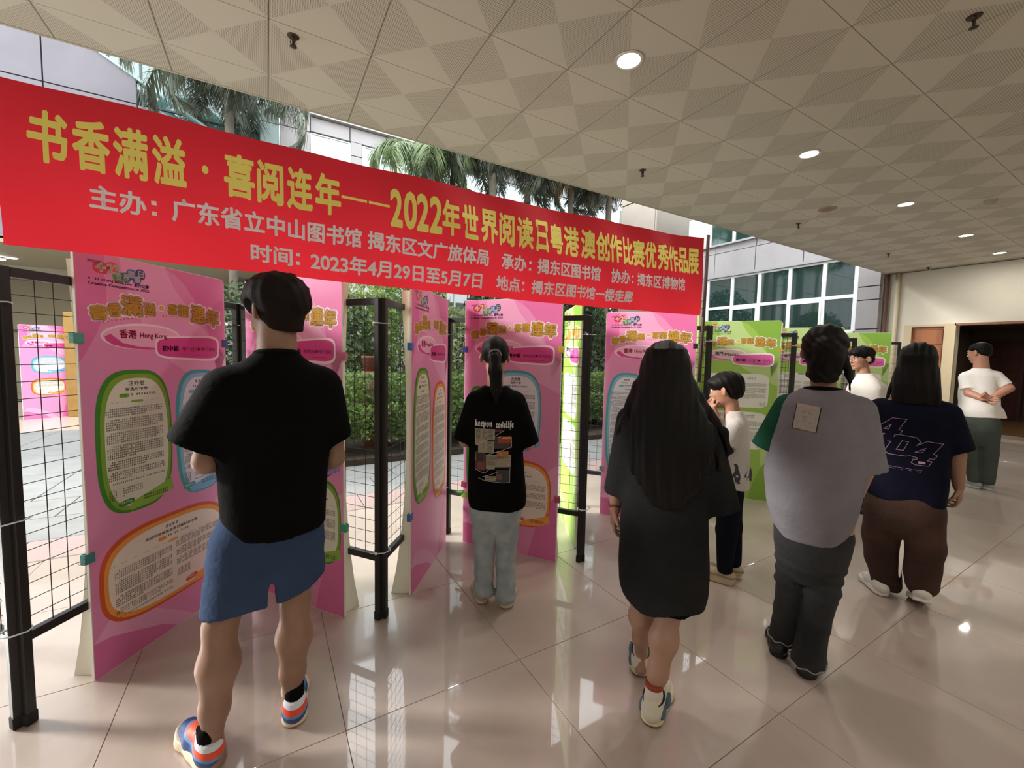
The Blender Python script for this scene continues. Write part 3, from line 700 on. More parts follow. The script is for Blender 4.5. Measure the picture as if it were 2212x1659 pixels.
for i, (x, y, sx, sy, sz, n, lf, lm, lb) in enumerate([
    (.9, 7.6, 1.6, 1.4, 2.5, 3800, .055, L2, 'tall thin leaved shrub behind the hedge, left of the mesh post'),
    (2.4, 7.9, 1.8, 1.6, 3.1, 5200, .055, L1, 'tall leafy shrub behind the hedge between the third and fourth pink posters'),
    (3.0, 7.2, 1.3, 1.1, 2.3, 3600, .06, L4, 'broad leaved shrub behind the hedge by the ponytailed girl'),
    (4.6, 8.3, 2.0, 1.6, 3.4, 4600, .07, L2, 'dark broad leaved shrub behind the fourth pink poster'),
    (6.3, 8.0, 2.0, 1.6, 3.3, 4600, .08, L2, 'dark large leaved shrub left of the second long haired woman'),
    (1.9, 9.8, 1.4, 1.2, 4.1, 3200, .06, L3, 'yellow green young tree crown under the banner edge'),
    (-.5, 8.6, 1.4, 1.2, 2.6, 2600, .06, L2, 'dark shrub behind the man, left of the hedge'),
    (9.6, 9.4, 2.2, 2, 4.0, 4200, .08, L2, 'dark shrub in front of the white gridded windows')]):
    shrub('shrub', (x, y, .06), (sx, sy, sz), n, lf, lm, lb, seed=50+i)
shrub('climbing_twig', (7.9, 5.9, 0), (.5, .4, 3.1), 260, .05, L3, 'thin twig with pale green leaves right of the banner pole', 'twig', 77, z0=2.2, nb=4)
q = MB(); q.lathe([(.0001, 0), (.08, 0), (.11, .19), (.12, .2), (.12, .23), (.105, .23), (.1, .21), (.0001, .21)], 22); tag(q.build('flower_pot', [mat('terracotta', '6d3a30', .7)], None, (1.35, 6.6, 1.2)), 'reddish terracotta pot above the hedge between two mesh posts', 'pot')
q = MB(); q.lathe([(.0001, 0), (.12, 0), (.12, 1.14), (.0001, 1.14)], 16); tag(q.build('pot_stand', [mat('brick', '7a4a3c', .8)], None, (1.35, 6.6, .06)), 'reddish brick stand under the terracotta pot, inside the hedge', 'stand')
# palms: drooping feather fronds
M_fr = mat('palm leaflet', '6d7462', .5, col2='40463a', nscale=4, transl=.3); M_fr2 = mat('fresh palm leaflet', '8a9a70', .5, col2='5d6e4a', nscale=4, transl=.35); M_rac = mat('palm stalk', '6d6a48', .6); M_dry = mat('dry palm leaflet', '9a7a4e', .7, col2='7a5733', transl=.3)
def frond_mesh(seed, L_=2.3, m_=M_fr, droop=1.0):
    r = random.Random(seed); pts = []; ang = R(62); x = z = 0.0; n = 30
    for i in range(n+1):
        pts.append(Vector((x, 0, z))); ang -= R(185*droop)/n*(.4+1.2*i/n); x += L_/n*math.cos(ang); z += L_/n*math.sin(ang)
    q = MB(); q.tube(pts[::3], [.022*(1-i/11) + .003 for i in range(len(pts[::3]))], 5, 1)
    for i in range(3, n+1):
        t = (pts[i]-pts[i-1]).normalized()
        for sgn in (-1, 1):
            for k in range(4):
                l = .68*math.sin(math.pi*min(1, (i+2)/(n+4)))**.5*r.uniform(.75, 1.1); p = pts[i-1].lerp(pts[i], r.random())
                d = (t*r.uniform(.3, .8)+Vector((0, sgn, 0))*r.uniform(.4, .9)+Vector((0, 0, r.uniform(-.3, .4)))).normalized()
                a = p; wd = .014; V = []; side = d.cross(Vector((0, 0, 1))); side = (side.normalized() if side.length > .01 else Vector((1, 0, 0)))*wd
                for s_ in range(4):
                    u = s_/3; V += [tuple(a-side*(1-u*.85)), tuple(a+side*(1-u*.85))]
                    d = (d+Vector((0, 0, -.55))).normalized(); a = a+d*l/3
                q.add(V, [(0, 1, 3, 2), (2, 3, 5, 4), (4, 5, 7, 6)], 0)
    return q.mesh('frond', [m_, M_rac])
FR = [frond_mesh(1), frond_mesh(2, 2.6), frond_mesh(3, 2.0, droop=1.25)]; FRG = [frond_mesh(4, 1.7, M_fr2, .9), frond_mesh(5, 1.5, M_fr2)]; FRD = frond_mesh(9, 1.9, M_dry, 1.3)
def palm(x, y, h, label, n=16, fr=FR, seed=1, dry=0):
    t = empty('palm_tree', (x, y, 0)); tag(t, label, 'palm tree', 'palm trees in the courtyard'); r = random.Random(seed)
    q = MB(); q.lathe([(.13, 0), (.10, .5)]+[(.08+(.006 if i % 2 else 0), .5+(h-.5)*i/24) for i in range(25)]+[(.05, h+.2)], 12); q.build('trunk', [mat('palm trunk', '5f584c', .85, noise=.25)], t)
    for i in range(n):
        f = link('frond', fr[i % len(fr)] if i >= dry else FRD, t, (0, 0, h-.1+.03*i/n)); f.rotation_euler = (r.uniform(-.1, .1), R(r.uniform(-38, 28)), 2*math.pi*i*.618+r.uniform(-.2, .2)); s_ = r.uniform(.85, 1.1); f.scale = (s_, s_, s_)
palm(3.35, 10.0, 6.05, 'small pale green palm leftmost above the banner in front of the mint windows', 13, FRG, 2)
palm(4.75, 9.2, 6.35, 'drooping grey green palm second from the left above the banner', 26, FR, 3)
palm(6.0, 9.6, 6.7, 'dense dark palm in the middle of the group above the banner', 28, FR, 4)
palm(7.2, 9.3, 6.6, 'palm with some dry brown fronds above the banner, left of the column palm', 28, FR, 5, dry=4)
palm(8.3, 9.0, 6.4, 'rightmost dark palm above the banner beside the grey column', 28, FR, 6)
palm(-.6, 11.0, 6.95, 'palm standing in for a palm reflected in the teal glass, behind the left half of the banner', 22, FR, 8)  # tree added in place of the palm's reflection in the glass

# ================================================================== DISPLAY FRAMES (folding zigzag of wire mesh screens)
M_frame = mat('black frame paint', '1b1918', .45, noise=.2, nscale=6); M_wire = mat('dark wire', '2a2422', .5, .4); M_foot = mat('black rubber foot', '141313', .8)
front = [(-.85, 2.27), (.53, 2.28), (1.95, 2.26), (3.33, 2.27), (4.75, 2.27), (6.15, 2.27), (7.55, 2.27)]
back = [(-1.55, 3.19), (-.15, 3.19), (1.26, 3.19), (2.65, 3.19), (4.05, 3.19), (5.45, 3.19), (6.85, 3.19)]
vert = []
for i in range(7): vert += [back[i], front[i]]
def frame_me(L_):
    d = {}
    q = MB(); q.box((0, -.016, .03), (.032, .016, 1.78), bev=.003); d['post'] = q.mesh('post', [M_frame])
    q = MB(); q.box((-.003, -.019, 0), (.035, .019, .05), bev=.004); d['foot_cap'] = q.mesh('foot_cap', [M_foot])
    q = MB(); q.box((.032, -.015, -.018), (L_-.032, .015, .018), bev=.002); d['rail'] = q.mesh('rail', [M_frame])
    q = MB(); n = round((L_-.08)/.0675)
    for i in range(1, n):
        x = .04+(L_-.08)*i/n+rnd.uniform(-.004, .004); q.tube([(x, 0, .36), (x+rnd.uniform(-.004, .004), 0, 1), (x, 0, 1.745)], .0016, 5, caps=False)
    for j in range(1, 21):
        z = .36+1.385*j/21; q.tube([(.032, .003, z), (L_-.032, .003, z)], .0016, 5, caps=False)
    d['mesh'] = q.mesh('wire_mesh', [M_wire]); return d
flab = ['wire mesh screen at the far left edge, left of the big black post', 'wire mesh screen carrying the leftmost pink poster', 'wire mesh screen behind the man in the black t-shirt', 'narrowly seen wire mesh screen carrying the third pink poster',
        'wire mesh screen behind the ponytailed girl', 'edge-on wire mesh screen right of the fourth pink poster', 'wire mesh screen carrying the pink poster behind the second long haired woman', 'edge-on wire mesh screen just left of the first green poster',
        'wire mesh screen carrying the green poster behind the small boy', 'edge-on wire mesh screen right of the green poster behind the small boy', 'wire mesh screen carrying the green poster hidden behind the bun haired woman', 'edge-on wire mesh screen behind the bespectacled boy', 'last wire mesh screen of the row, carrying the furthest green poster']
def leg_dir(k):
    a, b = Vector(vert[k]), Vector(vert[k+1]); e = (b-a); return a, e.length, math.atan2(e.y, e.x)
for k in range(13):
    a, L_, ang = leg_dir(k); L2_ = L_-.018
    d = frame_me(L2_); e = Vector((math.cos(ang), math.sin(ang), 0))
    t = empty('mesh_screen', (a.x+e.x*.009, a.y+e.y*.009, 0), ang); tag(t, flab[k], 'display frame', 'black wire mesh screens standing in a zigzag')
    for x in (0, L2_-.032):
        p = link('post', d['post'], t, (x, 0, 0)); link('foot_cap', d['foot_cap'], p, (0, 0, 0))
    link('rail', d['rail'], t, (0, 0, 1.76)); link('rail', d['rail'], t, (0, 0, .355)); tag(link('wire_mesh', d['mesh'], t), kind='stuff')
M_tie = mat('white cable tie', 'd8dcdf', .4)
tl = {1: 'at the big black post at far left', 3: 'on the paired black posts right of the man', 4: 'on the posts beside the third pink poster', 5: 'on the paired posts right of the fourth pink poster', 7: 'on the posts under the banner pole', 9: 'on the posts right of the first green poster', 2: 'on the posts behind the man in black', 11: 'on the posts behind the bun haired woman'}
for k, lb in tl.items():
    x, y = vert[k]
    for z, wl in ((1.645, 'upper'), (.40 if k != 1 else .395, 'lower')):
        q = MB(); q.tube([(-.040, -.022, 0), (0, -.034, -.002), (.040, -.022, .001), (.045, .0, 0), (.038, .022, 0), (0, .032, 0), (-.038, .022, 0), (-.045, 0, 0), (-.040, -.022, 0)], .0028, 6); q.tube([(-.038, -.025, 0), (-.07, -.033, .012)], .0022, 5); q.box((-.044, -.029, -.005), (-.033, -.020, .005))
        tag(q.build('cable_tie', [M_tie], None, (x, y, z)), wl+' white cable tie '+lb, 'cable tie', 'white cable ties on the frame posts')
q = MB(); q.tube([(-.05, -.028, 0), (0, -.045, -.004), (.05, -.028, .003), (.055, .02, 0)], .0028, 6); tag(q.build('cable_tie', [M_tie], None, (-.85, 2.27, .83)), 'middle white cable tie on the big black post at far left', 'cable tie', 'white cable ties on the frame posts')

# ================================================================== POSTERS
M_foam = mat('white foam board', 'e6e2d2', .6)
BW, BH = .77, 1.9
def board_mesh():
    q = MB(); r = .02; P_ = []
    for cx, cz, a0 in ((BW-r, r, -90), (BW-r, BH-r, 0), (r, BH-r, 90), (r, r, 180)):
        for i in range(5): a = R(a0+22.5*i); P_.append((cx+r*math.cos(a), cz+r*math.sin(a)))
    q.prism(P_, 0, .012); return q.mesh('board', [M_foam])
BOARD = board_mesh()
def flap_mesh():
    """folding back leg: deep at the foot and the top, narrow in the middle"""
    q = MB(); P_ = [(0, 0), (.12, 0)]
    for i in range(1, 12):
        z = 1.86*i/12; P_.append((.03+(.085 if z < .95 else .035)*(abs(z-.95)/.95)**2.0, z))
    P_ += [(.062, 1.86), (0, 1.86)]; q.prism(P_, -.004, .004); return q.mesh('back_flap', [M_foam])
FLAP = flap_mesh()
PINK = dict(bg='e492be', a='eba8cc', b='dc74aa', c='e69dc5', mag='d4488f', ell='eeb4cf', line='f5dde8')
GREEN = dict(bg='9cc356', a='b9d48a', b='85b044', c='aecb74', mag='d963a6', ell='ddb9c4', line='f0e6e4')
def header(pr, T, region, grp, years, macau=False, full=True):
    L = .0
    pr.rect(0.003, .003, BW-.003, BH-.003, T['bg'], 0)
    def arc(P_, c, l): pr.poly(P_, c, l)
    arc([(.003, 1.42)]+[(.003+.12*math.sin(t), 1.42+.2*t) for t in (0.3, .7, 1.1, 1.5, 1.9)]+[(.12, 1.897), (.003, 1.897)], T['b'], 1)
    arc([(.40, 1.897)]+[(.40+.30*math.sin(i*.2), 1.897-.33*(1-math.cos(i*.24))-.02*i) for i in range(1, 9)]+[(BW-.003, 1.45), (BW-.003, 1.897)], T['b'], 1)
    arc([(.18, 1.897), (.21, 1.75), (.28, 1.6), (.42, 1.42), (.6, 1.3), (BW-.003, 1.22), (BW-.003, 1.45), (.66, 1.56), (.55, 1.68), (.45, 1.8), (.40, 1.897)], T['a'], 1)
    arc([(.003, .003), (.003, .17), (.08, .16), (.2, .11), (.32, .06), (.4, .003)], T['b'], 1)
    arc([(.003, .17), (.08, .25), (.18, .22), (.3, .16), (.45, .05), (.5, .003), (.4, .003), (.32, .06), (.2, .11), (.08, .16)], T['a'], 1)
    arc([(.55, .003), (.6, .2), (.66, .36), (BW-.003, .5), (BW-.003, .003)], T['b'], 1)
    arc([(BW-.003, .5), (BW-.003, .72), (.7, .66), (.64, .55), (.66, .36)], T['a'], 1)
    # logo
    pr.text('2022年', .05, 1.853, .11, 1.867, '8e2f5c', 2, .03)
    for x, z, w_, h_, c in ((.105, 1.826, .07, .05, 'c8202e'), (.150, 1.838, .05, .045, 'd2492a'), (.175, 1.80, .05, .05, '4d8a3a'), (.208, 1.802, .045, .045, '2f7f6d'), (.235, 1.82, .05, .05, '3b6fb6'), (.258, 1.80, .04, .04, '2c4f9a'), (.276, 1.828, .045, .05, '23245e')):
        pr.blob(x, z+.010, w_, h_, c, 2)
    pr.text('4·23', .085, 1.820, .180, 1.858, 'f6efe6', 3, .05)
    for ch, x, z in (('世', .165, 1.785), ('界', .196, 1.785), ('閱', .22, 1.803), ('讀', .246, 1.785), ('日', .266, 1.812)): pr.text(ch, x, z+.012, x+.026, z+.042, 'f2f2f2', 3, .03)
    pr.text('4 · 23 World Book Day', .05, 1.776, .235, 1.79, '35206e', 2, .035); pr.text('創作比賽', .245, 1.776, .315, 1.793, '35206e', 2, .035)
    pr.text('Creative Competition in 2022', .05, 1.755, .315, 1.771, '35206e', 2, .035)
    # title on an arc: white halo, brown outline, orange fill
    T_ = [('書', .055, .122, 1.607, 1.668, .1), ('香', .124, .182, 1.628, 1.686, .06), ('滿', .184, .278, 1.640, 1.728, .03), ('溢', .285, .345, 1.652, 1.708, 0), ('喜', .408, .462, 1.664, 1.716, -.02), ('閱', .471, .523, 1.660, 1.716, -.04), ('連', .54, .63, 1.634, 1.728, -.05), ('年', .638, .726, 1.620, 1.716, -.06)]
    for ch, a, b, c, d, ro in T_:
        for k, (bo, col) in enumerate(((.19, 'f8efea'), (.075, '8a5420'), (.032, 'ffd255'))):
            g_ = bo*(b-a)*.9; pr.text(ch, a, c, b, d, col, 2+k, bo*.75, rot=ro*.6)
    pr.blob(.376, 1.69, .035, .035, 'f4e6e2', 2, p=2); pr.blob(.376, 1.69, .022, .022, '7d4a1c', 3, p=2); pr.blob(.376, 1.69, .018, .018, 'f0b32c', 4, p=2)
    n = 24
    for i in range(n):
        x = .1+.42*i/n; z = 1.594+.056*math.sin(math.pi*.56*i/n); pr.fake(x, x+.018, z+.012, z, .012, 'b0683a', 2, i, False)
    # ellipse and tag
    for k, (w_, c) in enumerate(((0, T['line']), (-.022, T['ell']))):
        pr.blob(.28, 1.543, .385+w_, .125+w_, c, 2+k, p=2, rot=.03)
    pr.poly([(.105, 1.535), (.13, 1.55), (.18, 1.51), (.25, 1.495), (.37, 1.488), (.30, 1.480), (.2, 1.487), (.14, 1.5), (.112, 1.518)], T['mag'], 4)
    for k, (d, c) in enumerate(((.012, T['line']), (0, T['mag']))):
        pr.blob(.528, 1.493, .365+2*d, .108+2*d, c, 5+k, 40, 4.5, 0, 0, lambda x, y: (x, y*(.86+.3*(x+.18)/.36)))
    pr.text(region[0], .168, 1.532, .245, 1.572, '5a5347' if macau else 'c01f55', 6, .03); pr.text(region[1], .262, 1.530, .40, 1.562, '6a6459' if macau else 'c01f55', 6, .02)
    pr.text(grp, .371, 1.474, .462, 1.502, '5b1240', 7, .05)
    pr.text(years, .485, 1.472, .69, 1.499, '9a2263', 7, .012); pr.fake(.53, .66, 1.458, 1.452, .008, '9a2263', 7, 4, False)
def panel(name, parent, cx, cz, w_, h_, cols, seed, ribbon='r', fn=None, tx=.0, cols2=False, pitch=.0105, lay=2, rot=0, name_text=('', ''), hdr=True):
    """one story panel: coloured double rim, pale sheet, name lines, text rows and a ribbon"""
    pr = Print(); dk, md, pale, rib, lab = cols
    pr.blob(cx, cz, w_, h_, dk, lay, 44, 3.2, rot, tx); pr.blob(cx+.006, cz-.004, w_-.028, h_-.03, md, lay+1, 44, 3.2, rot, tx); pr.blob(cx+.008, cz-.006, w_-.06, h_-.068, pale, lay+2, 44, 3.0, rot, tx)
    x0, x1 = cx-w_/2+.045, cx+w_/2-.035; top = cz+h_/2-.05
    if hdr:
        m = cx+.008
        if name_text[0]: pr.text(name_text[0], m-.038, top-.026, m+.038, top-.004, '4a3f38', lay+3, .015)
        else: pr.fake(m-.04, m+.04, top-.004, top-.024, .022, '4a3f38', lay+3, seed+11, False)
        if len(name_text) > 1 and name_text[1]: hw = .0105*len(name_text[1]); pr.text(name_text[1], m-hw, top-.05, m+hw, top-.034, '4a3f38', lay+3, .015)
        else: pr.fake(m-.055, m+.055, top-.034, top-.048, .016, '4a3f38', lay+3, seed+12, False)
        pr.blob(m-.058, top-.07, .045, .02, md, lay+3, 16, 4); pr.fake(m-.078, m-.038, top-.063, top-.08, .013, dk, lay+4, seed, False); pr.fake(m-.03, m+.095, top-.06, top-.08, .015, '3a312d', lay+3, seed+1, False)
        pr.blob(m, top-.1, .06, .012, md, lay+3, 14, 3)
        for i in range(12):
            xa = x0+(x1-x0)*i/12
            if abs(xa-m) > .045: pr.rect(xa, top-.101, xa+(x1-x0)/22, top-.0995, '9a948a', lay+3)
        tt = top-.125
    else: tt = top
    bot = cz-h_/2+.10; ink = '443c39'
    if cols2:
        g_ = (x0+x1)/2+.01; pr.fake(x0+.02, g_-.012, tt, bot-.045, pitch, ink, lay+3, seed); pr.fake(g_+.008, x1-.005, tt+.02, bot+.06, pitch, ink, lay+3, seed+7)
        pr.fake(g_+.01, g_+.09, bot+.04, bot-.005, pitch, ink, lay+3, seed+9, False)
    else:
        pr.fake(x0, x1-.005, tt, bot+.05, pitch, ink, lay+3, seed); pr.fake(x0, x0+.04, bot+.03, bot-.03, pitch, ink, lay+3, seed+4, False); pr.fake(x0+.06, x0+.06+(x1-x0)*.35, bot+.03, bot-.03, pitch*1.1, '7a706a', lay+3, seed+5, False)
    xr, zr = cx+w_/2, cz-h_/2+.055
    pr.poly([(xr-.22, zr-.045), (xr-.1, zr-.035), (xr+.0, zr+.0), (xr-.012, zr+.055), (xr-.09, zr+.03), (xr-.21, zr-.004), (xr-.235, zr-.03)], rib, lay+4)
    pr.blob(xr-.24, zr+.0, .075, .026, dk, lay+5, 18, 3, .12); pr.fake(xr-.265, xr-.215, zr+.008, zr-.006, .012, 'e8efe4', lay+6, seed+2, False); pr.fake(xr-.16, xr-.03, zr+.012, zr-.02, .013, '33302a', lay+5, seed+3, False)
    return pr
CG = ('3f8a2a', '82ac34', 'dfe2cf', '8fbb45', '3f8a2a'); CB = ('4fa8ae', '8fc3dd', 'e6e8f2', '7fb5de', '3f7fc0'); CO = ('d85a2a', 'eba14a', 'ece3d6', 'f2a552', 'd85a2a'); CP = ('5c3a9a', '9a7cc8', 'e9e4f0', 'a48bd0', '5c3a9a')
lay = .00022
def poster(p0, p1, T, region, grp, years, panels, label, name='display_board', group='pink printed display boards', back_side=False, flaps=True, macau=False, hdr=True):
    a, b = Vector(p0), Vector(p1); e = (b-a).normalized(); ang = math.atan2(e.y, e.x); 
    o = link(name, BOARD, None, (a.x, a.y, 0), ang); tag(o, label, 'display board', group)
    fn = lambda x, z, l: (x, -.0006-l*lay, z)
    pr = Print(); header(pr, T, region, grp, years, macau); pr.build('printed_face', o, fn)
    for i, kw in enumerate(panels):
        kw = dict(kw); nm = kw.pop('nm', 'story_panel'); panel(nm, o, **kw).build(nm, o, fn)
    if flaps:
        for x, an in ((.045, 100), (BW-.045, 80)):
            link('back_flap', FLAP, o, (x, .016, 0), R(an))
    return o
HK = ('香港', 'Hong Kong'); MC = ('澳門', 'Macau')
def off(p0, e, d):   # shift towards the viewer side
    return (p0[0]+d*e[0], p0[1]+d*e[1])
nE = (.796*.03, -.606*.03); nO = (-.796*.03, -.606*.03)
def sh(p, n): return (p[0]+n[0], p[1]+n[1])
W3 = dict(nm='story_panel', cx=.56, cz=.98, w_=.29, h_=.66)
poster(sh((-.71, 2.46), nE), sh((-.255, 3.05), nE), PINK, HK, '初中組', '中一(S1)▶中三(S3)', [
    dict(nm='green_story_panel', cx=.228, cz=1.045, w_=.36, h_=.68, cols=CG, seed=3, name_text=('汪舒雯', '聖馬可中學')), dict(nm='blue_story_panel', cx=.585, cz=1.03, w_=.31, h_=.69, cols=CB, seed=5),
    dict(nm='orange_story_panel', cx=.385, cz=.40, w_=.70, h_=.46, cols=CO, seed=8, cols2=True, name_text=('', '馬錦明慈善基金馬可賓紀念中學'))], 'leftmost pink display board with green, blue and orange story panels, left of the man')
poster(sh((-.085, 3.03), nO), sh((.375, 2.41), nO), PINK, HK, '高中組', '中四(S4)▶中六(S6)', [
    dict(nm='purple_story_panel', cx=.55, cz=1.06, w_=.40, h_=.56, cols=CP, seed=13), dict(nm='green_story_panel', cx=.56, cz=.53, w_=.38, h_=.5, cols=CG, seed=15), dict(nm='blue_story_panel', cx=.19, cz=.8, w_=.32, h_=1.0, cols=CB, seed=18)], 'pink display board mostly hidden behind the man in the black t-shirt')
poster(sh((.71, 2.44), nE), sh((1.17, 3.04), nE), PINK, HK, '高中組', '中四(S4)▶中六(S6)', [
    dict(nm='green_story_panel', cx=.195, cz=.965, w_=.335, h_=.87, cols=CG, seed=23, tx=-.08), dict(nm='orange_story_panel', cx=.565, cz=.865, w_=.34, h_=.85, cols=CO, seed=25)], 'pink display board seen at a slant between the paired posts and the ponytailed girl')
poster(sh((1.34, 2.985), nO), sh((1.80, 2.37), nO), PINK, HK, '高中組', '中四(S4)▶中六(S6)', [
    dict(nm='blue_story_panel', cx=.42, cz=1.08, w_=.42, h_=.6, cols=CB, seed=33, name_text=('洪思慧', '福建中學')), dict(nm='orange_story_panel', cx=.47, cz=.47, w_=.5, h_=.5, cols=CO, seed=35), dict(nm='green_story_panel', cx=.12, cz=.8, w_=.19, h_=.9, cols=CG, seed=36, hdr=False)], 'pink display board directly behind the ponytailed girl')
poster(sh((2.73, 2.93), nO), sh((3.19, 2.30), nO), PINK, HK, '高中組', '中四(S4)▶中六(S6)', [
    dict(nm='blue_story_panel', cx=.21, cz=.86, w_=.37, h_=.98, cols=CB, seed=43), dict(nm='orange_story_panel', cx=.58, cz=.8, w_=.33, h_=1.0, cols=CO, seed=45)], 'pink display board behind the woman with very long hair')
def white_panels(seed):
    return [('w', .385, 1.165, .61, .36, seed), ('w', .385, .74, .61, .40, seed+3)]
def gposter(p0, p1, label, flaps=True, blue=False):
    o = poster(p0, p1, GREEN, MC, '高小組', '小五 ▶ 小六', [], label, group='green printed display boards', flaps=flaps, macau=True)
    fn = lambda x, z, l: (x, -.0006-l*lay, z)
    for _, cx, cz, w_, h_, sd in white_panels(7):
        pr = Print(); pr.blob(cx+.01, cz-h_/2+.012, w_*.7, .03, 'e6b43c', 2, 24, 4); pr.blob(cx, cz, w_, h_, 'e9e9e2', 3, 40, 7)
        if blue: pr.blob(cx, cz, w_, h_, '6fb0cf', 2, 40, 4); pr.blob(cx, cz, w_-.03, h_-.03, 'e9e9e2', 3, 40, 4)
        pr.blob(cx-.02, cz+h_/2-.012, .07, .02, '5fa3a8', 4, 14, 4); g_ = cx
        for xa, xb in ((cx-w_/2+.02, g_-.01), (g_+.01, cx+w_/2-.02)):
            pr.fake((xa+xb)/2-.045, (xa+xb)/2+.045, cz+h_/2-.03, cz+h_/2-.07, .017, '3b3a36', 4, sd, False); pr.fake(xa, xb, cz+h_/2-.10, cz-h_/2+.08, .010, '55534e', 4, sd+1); pr.fake(xb-.06, xb, cz-h_/2+.06, cz-h_/2+.02, .014, '55534e', 4, sd+2, False)
        pr.build('story_panel', o, fn)
    return o
gposter(sh((4.115, 2.955), nO), sh((4.58, 2.34), nO), 'large green display board behind the small boy, text about Macau')
gposter(sh((5.51, 2.955), nO), sh((5.97, 2.34), nO), 'green display board behind the head of the bun haired woman')
gposter(sh((6.91, 2.955), nO), sh((7.37, 2.34), nO), 'furthest green display board behind the bespectacled boy', blue=True)
# green boards on the courtyard side of the edge-on screens (their faces turned to the left)
for i, (k, lb) in enumerate(((5, 'green display board seen edge-on through the mesh right of the fourth pink board'), (7, 'green display board seen edge-on right of the fifth pink board'), (9, 'green display board seen edge-on right of the green board behind the small boy'), (11, 'green display board seen edge-on left of the furthest green board'))):
    a, L_, ang = leg_dir(k)         # back -> front
    k2 = k; A = Vector(vert[k]); B = Vector(vert[k+1]);
    if A.y > B.y: A, B = B, A
    e = (B-A).normalized(); n = Vector((-e.y, e.x)); near = A+e*.2+n*.05; far = near+(Matrix.Rotation(R(9), 2) @ e)*BW
    gposter(tuple(far), tuple(near), lb, flaps=False)
# pink boards in the far arcade
for i, (p0, p1, lb) in enumerate((((-5.35, 12.0), (-4.75, 12.35), 'small far pink board at the left edge in the far arcade'), ((-4.2, 12.0), (-3.62, 12.4), 'small far pink board right of the dark frame in the far arcade'))):
    poster(p0, p1, PINK, HK, '初中組', '', [dict(nm='blue_story_panel', cx=.4, cz=1.1, w_=.5, h_=.35, cols=CB, seed=63, hdr=False), dict(nm='orange_story_panel', cx=.38, cz=.65, w_=.5, h_=.35, cols=CO, seed=65, hdr=False)], lb, flaps=False)
dfr = frame_me(.6); t = empty('mesh_screen', (-4.75, 12.1, 0), R(20)); tag(t, 'small far display frame between the two pink boards of the far arcade', 'display frame')
for x in (0, .5): p = link('post', dfr['post'], t, (x, 0, 0)); 
link('rail', dfr['rail'], t, (0, 0, 1.76)); link('rail', dfr['rail'], t, (0, 0, .355))

# binder clips
def clip(p0, p1, u, z, col, label, side):
    a, b = Vector(p0), Vector(p1); e = (b-a).normalized(); n = Vector((e.y, -e.x)); ang = math.atan2(e.y, e.x)
    x = -.012 if side < 0 else BW+.012; pos = a+e*x+n*.03
    o = empty('binder_clip', (pos.x, pos.y, z), ang); tag(o, label, 'binder clip', 'binder clips on the board edges'); s = -side
    q = MB(); q.prism([(-.002*s-.012, -.0), (.04*s, .0), (.04*s, .003)][:0] or [(0, -.022), (.036*s, -.022), (.036*s, .022), (0, .022)], -.004, -.0025)
    q.box((min(0, -.004*s), -.004, -.022), (max(0, -.004*s)+.0001, .02, .022)); q.prism([(0, -.022), (.036*s, -.022), (.036*s, .022), (0, .022)], .018, .0195)
    q.build('clip_body', [mat('clip '+col, col, .4)], o)
    q = MB(); q.tube([(0, -.006, .009), (-.03*s, -.012, .007), (-.036*s, -.013, 0), (-.03*s, -.012, -.007), (0, -.006, -.009)], .0012, 5); q.build('wire_handle', [mat('clip wire', 'c8ccd0', .25, 1)], o)
    return o
Pq = {1: ((-.71, 2.46), (-.255, 3.05)), 2: ((-.085, 3.03), (.375, 2.41)), 3: ((.71, 2.44), (1.17, 3.04)), 4: ((1.34, 2.985), (1.80, 2.37)), 5: ((2.73, 2.93), (3.19, 2.30)), 6: ((4.115, 2.955), (4.58, 2.34))}
for k, z, col, lb, s_ in [(1, 1.524, '4f9e8c', 'green binder clip high on the left edge of the leftmost pink board', -1), (1, 1.524, '343a7c', 'navy binder clip on the right edge of the leftmost pink board', 1), (1, .567, '3f8a86', 'teal binder clip low on the left edge of the leftmost pink board', -1),
    (2, 1.466, 'c96a84', 'pink binder clip on the right edge of the board behind the man', 1), (2, .518, '3f9c86', 'green binder clip low on the right edge of the board behind the man', 1), (3, 1.528, '2f74ae', 'blue binder clip high on the left edge of the third pink board', -1), (3, .5, '2f74ae', 'blue binder clip low on the left edge of the third pink board', -1),
    (4, 1.527, '3b4a9e', 'navy binder clip on the left edge of the board behind the ponytailed girl', -1), (4, 1.537, 'c9a63a', 'yellow binder clip on the right edge of the board behind the ponytailed girl', 1), (4, .462, 'b5526a', 'pink binder clip low on the right edge of the board behind the ponytailed girl', 1), (4, .467, 'b5526a', 'pink binder clip low on the left edge of the board behind the ponytailed girl', -1),
    (5, 1.60, '23211f', 'black binder clip on the right edge of the fifth pink board', 1), (5, .438, '6f9a8e', 'grey green binder clip low on the left edge of the fifth pink board', -1), (6, 1.6, 'b99a34', 'yellow binder clip on the right edge of the large green board', 1)]:
    p0, p1 = Pq[k]; n_ = nE if k % 2 else nO
    if k in (2, 4, 5, 6): n_ = nO
    clip(p0, p1, 0, z, col, lb, s_)

